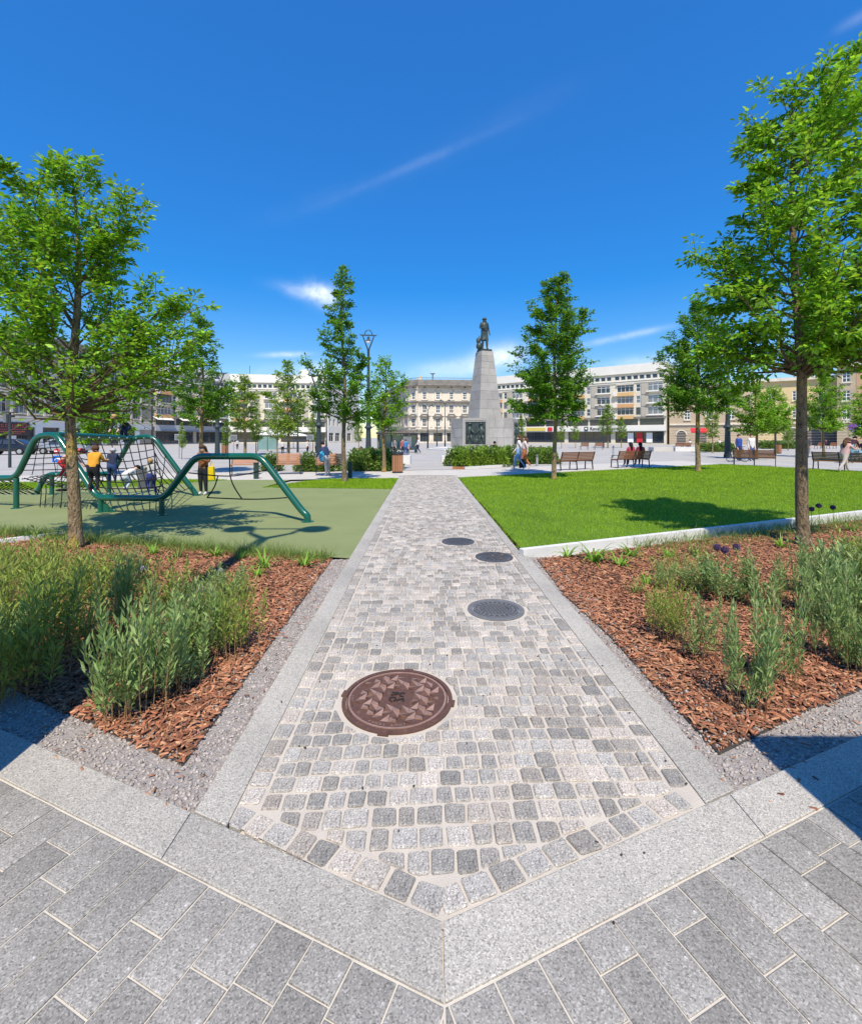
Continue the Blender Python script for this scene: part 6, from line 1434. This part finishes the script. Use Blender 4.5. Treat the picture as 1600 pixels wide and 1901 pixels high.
person(x, y, 0, 1.45, R(60), 'lean', (.035, .055, .14), (.62, .52, .46), (.7, .7, .7), BLK, 'person in navy jacket and pale trousers stooping at the wooden bench', fat=1.15, over=dict(crown=(0, .20, .93), head=(0, .18, .88), neck=(0, .14, .82), chest=(0, .10, .73), sl=(-.1, .1, .79), sr=(.1, .1, .79)))
t = thing('backpack', 'light blue backpack on the back of the stooping person', 'backpack', (x - .20, y - .10, .62), R(60)); bb = MB(); bb.ball((0, 0, .18), (.17, .11, .23), 12, 8); bb.build('bag_body', colr((.05, .36, .56)), t, smooth=True); pk = MB(); pk.ball((0, -.09, .10), (.12, .05, .10), 10, 6); pk.build('front_pocket', colr((.45, .6, .66)), t, smooth=True)
BUSG = 'people waiting at the shelter'
for px, py, hpx, top, legs, yaw, lab in [(733, 844, 28, (.22, .22, .23), DK, 150, 'person in grey top and dark shorts at the left of the shelter'), (747, 845, 30, (.35, .12, .12), NAVY, 200, 'person in red and dark clothes before the shelter'), (753, 845, 29, (.06, .22, .48), (.05, .1, .25), 20, 'person in bright blue jacket before the shelter'), (757.5, 844, 21, (.5, .3, .28), DK, 160, 'small child beside the person in bright blue'), (776, 842, 29, (.70, .68, .66), NAVY, 100, 'person in white jacket walking right of the shelter'), (771, 839, 24, (.3, .3, .3), DK, 60, 'grey-clad person behind the one in white')]:
    x, y = at_feet(px, py); person(x, y, 0, hpx / FPX * y / .97, R(yaw), 'stand' if px != 776 else 'walk', top, legs, DK, BRN, lab, group=BUSG, fat=1.1)
WG = 'two women walking past the hedge'
x, y = at_feet(963, 872); person(x, y, 0, 1.74, R(78), 'walk', (.75, .70, .68), (.22, .38, .62), (.75, .72, .7), BRN, 'woman in white top and wide light blue jeans walking left', long_=True, fat=1.15, group=WG)
x, y = at_feet(972, 871); person(x + .15, y + .45, 0, 1.70, R(78), 'walk', (.72, .60, .58), (.40, .16, .06), (.75, .72, .7), BRN, 'woman in pale top and rust-brown trousers walking behind the other', long_=True, fat=1.15, group=WG)
x, y = at_feet(967, 871.5); t = thing('shoulder_bag', 'dark bag hanging beside the woman in light blue jeans', 'bag', (x + .05, y - .1, .12)); MB().box((0, 0, .2), (.34, .16, .42), taper=.8).build('bag_body', colr(BLK), t); MB().tube([(-.1, 0, .4), (0, 0, .85), (.1, 0, .4)], .015, 6).build('strap', colr(BLK), t)
# on benches, backs to the viewer: (bench seat height 0.44 -> the sitter's hips rest on it)
def sitter(px, py, top, legs, hair, lab, yaw=0, h=1.62, dz=None, **kw):
    x, y = at_feet(px, py); dz = .455 - .22 * h * 1.0 if dz is None else dz
    return person(x, y + .26, dz * 1.0 if dz > 0 else 0, h, R(yaw), 'sit', top, legs, DK, hair, lab, group='people sitting on benches', fat=1.12, **kw)
sitter(1174, 868.5, (.48, .05, .10), (.10, .03, .16), BLK, 'person in red and purple sitting left on the bench', 6, long_=True)
sitter(1192, 868, (.50, .07, .09), NAVY, BLK, 'dark-haired person in red sitting right on the bench', -6, long_=True)
sitter(919, 855.7, (.03, .02, .025), DK, BLK, 'dark-clad person sitting on the bench below the monument', 0)
sitter(1282, 834.5, (.7, .68, .66), (.5, .5, .5), BRN, 'person in white sitting by the beige house', 20)
sitter(1337, 831, (.68, .62, .62), DK, BRN, 'person in white seated behind the low shrubs', 170)
sitter(1535, 833, (.16, .02, .05), DK, BRN, 'person in dark red seated before the arches', 30)
CY = 'people right of the lawn'
x, y = at_feet(1371, 856); person(x, y, 0, 1.84, R(200), 'stand', (.03, .07, .30), NAVY, DK, BRN, 'person in blue and black jacket standing with a bicycle', fat=1.2, group=CY)
x, y = at_feet(1394, 856); person(x, y, 0, 1.86, R(180), 'stand', (.72, .68, .62), JEAN, DK, BRN, 'person in cream shirt and jeans standing by the cyclist', fat=1.2, group=CY)
x, y = at_feet(1496, 850); person(x, y, 0, 1.82, R(150), 'stand', (.06, .07, .09), (.12, .12, .13), DK, BRN, 'person in dark waistcoat just right of the right foreground trunk', fat=1.15, group=CY)
x, y = at_feet(1576, 860); person(x, y, 0, 1.86, R(-70), 'lean', (.05, .02, .03), (.18, .38, .48), DK, BLK, 'person in dark jacket bending over behind the running girl', fat=1.25, group=CY)
x, y = at_feet(1566, 877); person(x, y, 0, 1.62, R(-80), 'run', (.66, .40, .38), (.62, .50, .46), (.75, .6, .58), BRN, 'girl in pink top and pale trousers running along the bench', long_=True, child=True, fat=1.25, group=CY)
for px, Y, top, lab in [(441, 60, (.6, .6, .6), 'tiny figure in white before the cream block, left'), (525, 44, (.7, .68, .66), 'seated-looking figure in white behind the tall airy tree'), (571, 46, (.7, .68, .66), 'figure in white right of the tall airy tree'), (587, 47, (.6, .6, .6), 'figure in pale clothes beside the dark lamp column')]:
    person((px - HX) / FPX * Y, Y, 0, 1.35, R(rng.uniform(0, 360)), 'stand', top, DK, DK, BRN, lab, group='far figures before the left block', fat=1.1)
# ------------------------------------------------------------------ statue
Js = dict(wr=(.03, .12, .64), hr=(.0, .13, .66), fr=(-.02, .13, .67), er=(.15, .0, .66), el=(-.13, -.01, .65), wl=(-.15, .03, .52), hl=(-.155, .05, .47), fl=(-.155, .06, .44), kl=(-.06, .05, .28), al=(-.065, .05, .05), tl=(-.07, .13, .02))
st = thing('statue', 'dark bronze statue of a standing man in a long coat and cap', 'statue', (MXC, MYC, 13.0 - .02), R(180) + FN * .6)
Jt = dict(J0); Jt.update(POSE['stand']); Jt.update(Js); me = skin_mesh('body', Jt, dict(skin=M_bronze, top=M_bronze, legs=M_bronze, shoe=M_bronze), 1.15); o = link('body', me, st); o.scale = (4.3,) * 3
cm = MB()
prof = [(.120, .30), (.112, .36), (.098, .45), (.086, .56), (.092, .66), (.106, .76), (.085, .81), (.04, .835)]
n = 18; V = []; F_ = []
for r_, z in prof:
    for j in range(n):
        a = 2 * PI * j / n + PI / 2; k = 1 + .06 * math.sin(a * 7) * (1 if z < .6 else .3); V.append((r_ * k * 1.08 * math.cos(a) * 4.3, r_ * k * .85 * math.sin(a) * 4.3 - (.02 if z < .5 else 0) * 4.3, z * 4.3))
for i in range(len(prof) - 1):
    for j in range(n): F_.append((i * n + j, i * n + (j + 1) % n, (i + 1) * n + (j + 1) % n, (i + 1) * n + j))
cm.add(V, F_); cm.build('coat', M_bronze, st, smooth=True)
link('hair', hair_mesh(Jt, 4.3, M_bronze, False, True), st)
MB().tube([(.62, -.2, 1.9), (.75, -.45, .05)], [.05, .03], 6).build('sword', M_bronze, st)
sh = MB(); sh.ball((-.62 * 0 + .75, .1, .45), (.42, .4, .5), 12, 8); sh.ball((.85, .1, 1.15), (.30, .3, .42), 10, 7); sh.tube([(.9, .1, .1), (.95, .1, 1.5)], .10, 8)
for v_i, v_ in enumerate(sh.v): sh.v[v_i] = (v_[0], v_[1], v_[2])
sh.build('trophies', M_bronze, st, smooth=True)
# ------------------------------------------------------------------ bicycle
def bicycle(x, y, rz, label):
    t = thing('bicycle', label, 'bicycle', (x, y, 0), rz)
    for s in (-.52, .52):
        wv = MB(); wv.tube([(s + .33 * math.cos(2 * PI * k / 20), 0, .34 + .33 * math.sin(2 * PI * k / 20)) for k in range(21)], .02, 6, cap=False); wo = wv.build('wheel', M_rope, t)
        sp = MB()
        for k in range(10): sp.bar((s, 0, .34), (s + .32 * math.cos(2 * PI * k / 10), 0, .34 + .32 * math.sin(2 * PI * k / 10)), .005, .005)
        sp.build('spokes', M_clamp, wo)
    f = MB()
    for a, b in (((-.52, 0, .34), (-.05, 0, .30)), ((-.05, 0, .30), (-.18, 0, .82)), ((-.18, 0, .78), (.36, 0, .82)), ((-.05, 0, .30), (.38, 0, .76)), ((-.52, 0, .34), (-.18, 0, .74)), ((.52, 0, .34), (.36, 0, .95))): f.tube([a, b], .018, 6)
    f.build('frame', M_steel, t); MB().box((-.2, 0, .87), (.26, .14, .06)).build('saddle', M_rope, t); MB().tube([(.30, -.28, 1.0), (.36, 0, 1.0), (.30, .28, 1.0)], .015, 6).build('handlebar', M_steel, t)
x, y = GX(1362, 857); bicycle(x, y - .35, R(8), 'dark bicycle with pale wheels next to the person in blue jacket')
# ------------------------------------------------------------------ pram, shelter, signs, parasols
x, y = GX(1594, 858); t = thing('pram', 'dark pushchair with light blue blanket at the right edge', 'pushchair', (x + .1, y, 0), R(10))
MB().box((0, 0, .62), (.75, .42, .26), taper=1.1).build('seat', colr((.25, .5, .58)), t); hd = MB(); hd.tube([(.30, 0, .62), (.42, 0, .85), (.30, 0, 1.05), (.08, 0, 1.08)], [.22, .23, .20, .16], 10); hd.build('hood', colr(DK), t)
for sx in (-.28, .28):
    for sy in (-.22, .22): wv = MB(); wv.tube([(sx + .13 * math.cos(2 * PI * k / 12), sy, .14 + .13 * math.sin(2 * PI * k / 12)) for k in range(13)], .02, 5, cap=False); wv.bar((sx, sy, .14), (0, sy * .9, .5), .02, .02); wv.build('wheel', M_rope, t)
MB().tube([(-.3, -.2, .6), (-.62, -.2, 1.0), (-.62, .2, 1.0), (-.3, .2, .6)], .015, 6).build('handle', M_steel, t)
x, y = (738 - HX) / FPX * 47, 47.0
t = thing('tram_shelter', 'glazed shelter with flat dark roof behind the waiting people', 'shelter', (x, y, 0), R(2))
MB().box((0, .6, 2.0), (4.4, 1.8, .14)).build('roof', M_steel, t)
for sx in (-2.0, -.7, .7, 2.0): MB().box((sx, 1.2, .97), (.09, .09, 1.93)).build('post', M_steel, t)
for sx in (-1.35, 0, 1.35): MB().box((sx, 1.22, 1.05), (1.2, .03, 1.6)).build('glass_pane', M_shelterglass, t)
for sx in (-2.1, 2.1): MB().box((sx, .6, 1.05), (.05, 1.1, 1.7)).build('glass_pane', M_shelterglass, t)
MB().box((0, .9, .48), (3.0, .35, .06)).build('seat', M_wood, t); MB().box((1.0, 1.15, 1.1), (.9, .04, 1.2)).build('timetable', M_signw, t)
def road_sign(px, Y, label, kind):
    x = (px - HX) / FPX * Y; t = thing('road_sign', label, 'road sign', (x, Y, 0), R(rng.uniform(-8, 8)), 'signs round the square'); 
    if kind == 'noentry':
        MB().lathe([(.025, 0), (.025, 1.12)], 8).build('pole', M_galv, t); d = MB().tube([(0, -.04, .96), (0, -.02, .96)], .13, 20).build('disc', M_red, t); MB().box((0, -.05, .96), (.18, .02, .05)).build('white_bar', M_signw, d); b = MB().box((.03, -.03, .60), (.44, .02, .30)).build('panel', M_blue, t); MB().box((.10, -.045, .63), (.15, .015, .08), 0).build('pictogram', M_signw, b); MB().tube([(-.1, -.045, .53), (.05, -.045, .68)], .015, 5).build('pictogram', M_signw, b)
    elif kind == 'board':
        MB().lathe([(.04, 0), (.04, 1.6)], 8).build('pole', M_galv, t); MB().box((0, 0, 1.62), (.66, .05, .46)).build('panel', M_galv, t); MB().box((0, -.035, 1.62), (.54, .02, .34)).build('picture', M_steel_grey, t)
    else:
        MB().lathe([(.05, 0), (.05, 2.9)], 8).build('pole', M_galv, t); MB().tube([(0, -.06, 2.55), (0, -.04, 2.55)], .42, 20).build('disc', mat('sign_violet', (.17, .06, .30), None), t); b = MB().box((1.15, -.05, 2.55), (1.25, .03, .5)).build('panel', M_blue, t); MB().box((1.15, -.075, 2.55), (.7, .02, .2)).build('pictogram', M_signw, b)
road_sign(107, 21, 'red no-entry disc above a blue panel behind the net at the left', 'noentry')
road_sign(434, 45, 'framed white notice board on a post left of the pale trees', 'board')
road_sign(333, 34, 'framed notice board on a post behind the climbing net', 'board')
road_sign(576, 42, 'white notice on a post right of the tall airy tree', 'board')
road_sign(1582, 45, 'round violet sign with a blue panel at the right edge', 'round')
def parasol(px, Y, r_, h, label, m=M_awning):
    x = (px - HX) / FPX * Y; t = thing('parasol', label, 'parasol', (x, Y, 0), .3, 'cafe parasols on the left'); MB().lathe([(.04, 0), (.04, h)], 8).build('pole', M_steel_grey, t); MB().lathe([(r_, h - .5), (r_ * .5, h - .15), (.05, h + .05)], 8, cap=False).build('canopy', m, t); MB().lathe([(.3, 0), (.3, .08)], 10).build('base', M_steel, t)
parasol(505, 62, 2.4, 2.4, 'white open parasol behind the green tube arch'); parasol(545, 66, 2.4, 2.3, 'white open parasol right of the tall airy trunk'); parasol(421, 72, .35, 7.2, 'tall closed white parasol before the cream block')
# cafe glass screen
x = (497 - HX) / FPX * 52; t = thing('glass_screen', 'cafe windbreak with pale glass behind the benches on the left', 'screen', (x, 52, 0)); MB().box((0, 0, .95), (2.2, .05, 1.5)).build('glass_pane', M_shelterglass, t)
for s in (-1, 0, 1): MB().box((s * 1.1, 0, .85), (.07, .07, 1.7)).build('post', M_steel, t)
# red awning on the beige house
x = (1301 - HX) / FPX * 96; t = thing('shop_awning', 'small red awning over a door of the beige house', 'awning', (x, 96.5, 2.9), R(-22)); MB().add([(-1.6, 1.2, .7), (1.6, 1.2, .7), (1.6, 0, 0), (-1.6, 0, 0), (-1.6, 1.2, .6), (1.6, 1.2, .6), (1.6, 0, -.3), (-1.6, 0, -.3)], [(3, 2, 1, 0), (4, 5, 6, 7), (0, 1, 5, 4), (1, 2, 6, 5), (2, 3, 7, 6), (3, 0, 4, 7)]).build('canopy', M_red, t)
# red plastic tag in the right tree
t = thing('red_ribbon', 'red ribbon tied to a branch of the right foreground tree', 'ribbon', (x2 + .42, y2 - .15, 2.95)); MB().tube([(0, 0, 0), (.08, 0, .05), (.10, .02, -.06), (.16, 0, -.14)], .018, 5).build('band', M_red, t)
# ------------------------------------------------------------------ parked cars in front of the old tenement
def car(x, y, rz, paint, label):
    t = thing('parked_car', label, 'car', (x, y, 0), rz, 'cars parked before the old tenement')
    prof = [(-2.1, .32), (-2.12, .62), (-2.0, .86), (-1.45, .93), (-.95, 1.38), (-.55, 1.47), (.55, 1.47), (.95, 1.40), (1.65, .98), (2.08, .88), (2.14, .55), (2.08, .32)]
    def shell(pr, wd, taper):
        V, F_ = [], []; n = len(pr)
        for s in (-1, 1):
            for px, pz in pr: V.append((px, s * wd * (1 - taper * max(0, pz - .9) / .6), pz))
        F_ = [tuple(range(n - 1, -1, -1)), tuple(range(n, 2 * n))] + [(i, (i + 1) % n, n + (i + 1) % n, n + i) for i in range(n)]
        return MB().add(V, F_)
    bo = shell(prof, .86, .22).build('body', paint, t)
    md = bo.modifiers.new('bevel', 'BEVEL'); md.width = .06; md.segments = 2
    gl = M_glass
    for s in (-1, 1):
        for a, b in ((-1.05, -.1), (.0, 1.1)):
            zb_, zt_ = .97, 1.36; k = lambda z: s * (.868 * (1 - .22 * max(0, z - .9) / .6) + .012)
            x0, x1 = (a + .12 if a < -.5 else a), (b if a < -.5 else b - .05); top0 = x0 + (.28 if a < -.5 else 0); top1 = x1 - (.28 if a > -.5 else 0)
            MB().add([(x0, k(zb_), zb_), (x1, k(zb_), zb_), (top1, k(zt_), zt_), (top0, k(zt_), zt_)], [(0, 1, 2, 3)]).build('side_window', gl, t)
        MB().box((s * .0 + .1, s * .88, .82), (.18, .03, .03)).build('door_handle', M_steel, t)
    MB().add([(1.62, -.66, 1.01), (1.62, .66, 1.01), (.99, .58, 1.40), (.99, -.58, 1.40)], [(0, 1, 2, 3)]).build('windscreen', gl, t); MB().add([(-1.44, .66, .95), (-1.44, -.66, .95), (-.98, -.58, 1.38), (-.98, .58, 1.38)], [(0, 1, 2, 3)]).build('rear_window', gl, t)
    for sx in (-1.3, 1.32):
        for s in (-1, 1):
            w_ = MB().tube([(sx, s * .70, .32), (sx, s * .90, .32)], .32, 18).build('wheel', M_rope, t); MB().tube([(sx, s * .895, .32), (sx, s * .915, .32)], .19, 12).build('rim', M_galv, w_)
    for s in (-1, 1): MB().box((2.08, s * .6, .72), (.12, .32, .14)).build('headlight', M_signw, t); MB().box((-2.06, s * .62, .76), (.12, .26, .16)).build('tail_light', M_red, t)
car((18 - HX) / FPX * 42, 42, R(12), mat('car_paint_dark', (.015, .016, .02), None, rough=.25, coat=.6), 'dark parked car seen behind the left end of the climbing frame')
car((120 - HX) / FPX * 44, 44, R(14), mat('car_paint_silver', (.35, .36, .37), None, rough=.3, metal=.4, coat=.6), 'silver parked car behind the left foreground trunk')
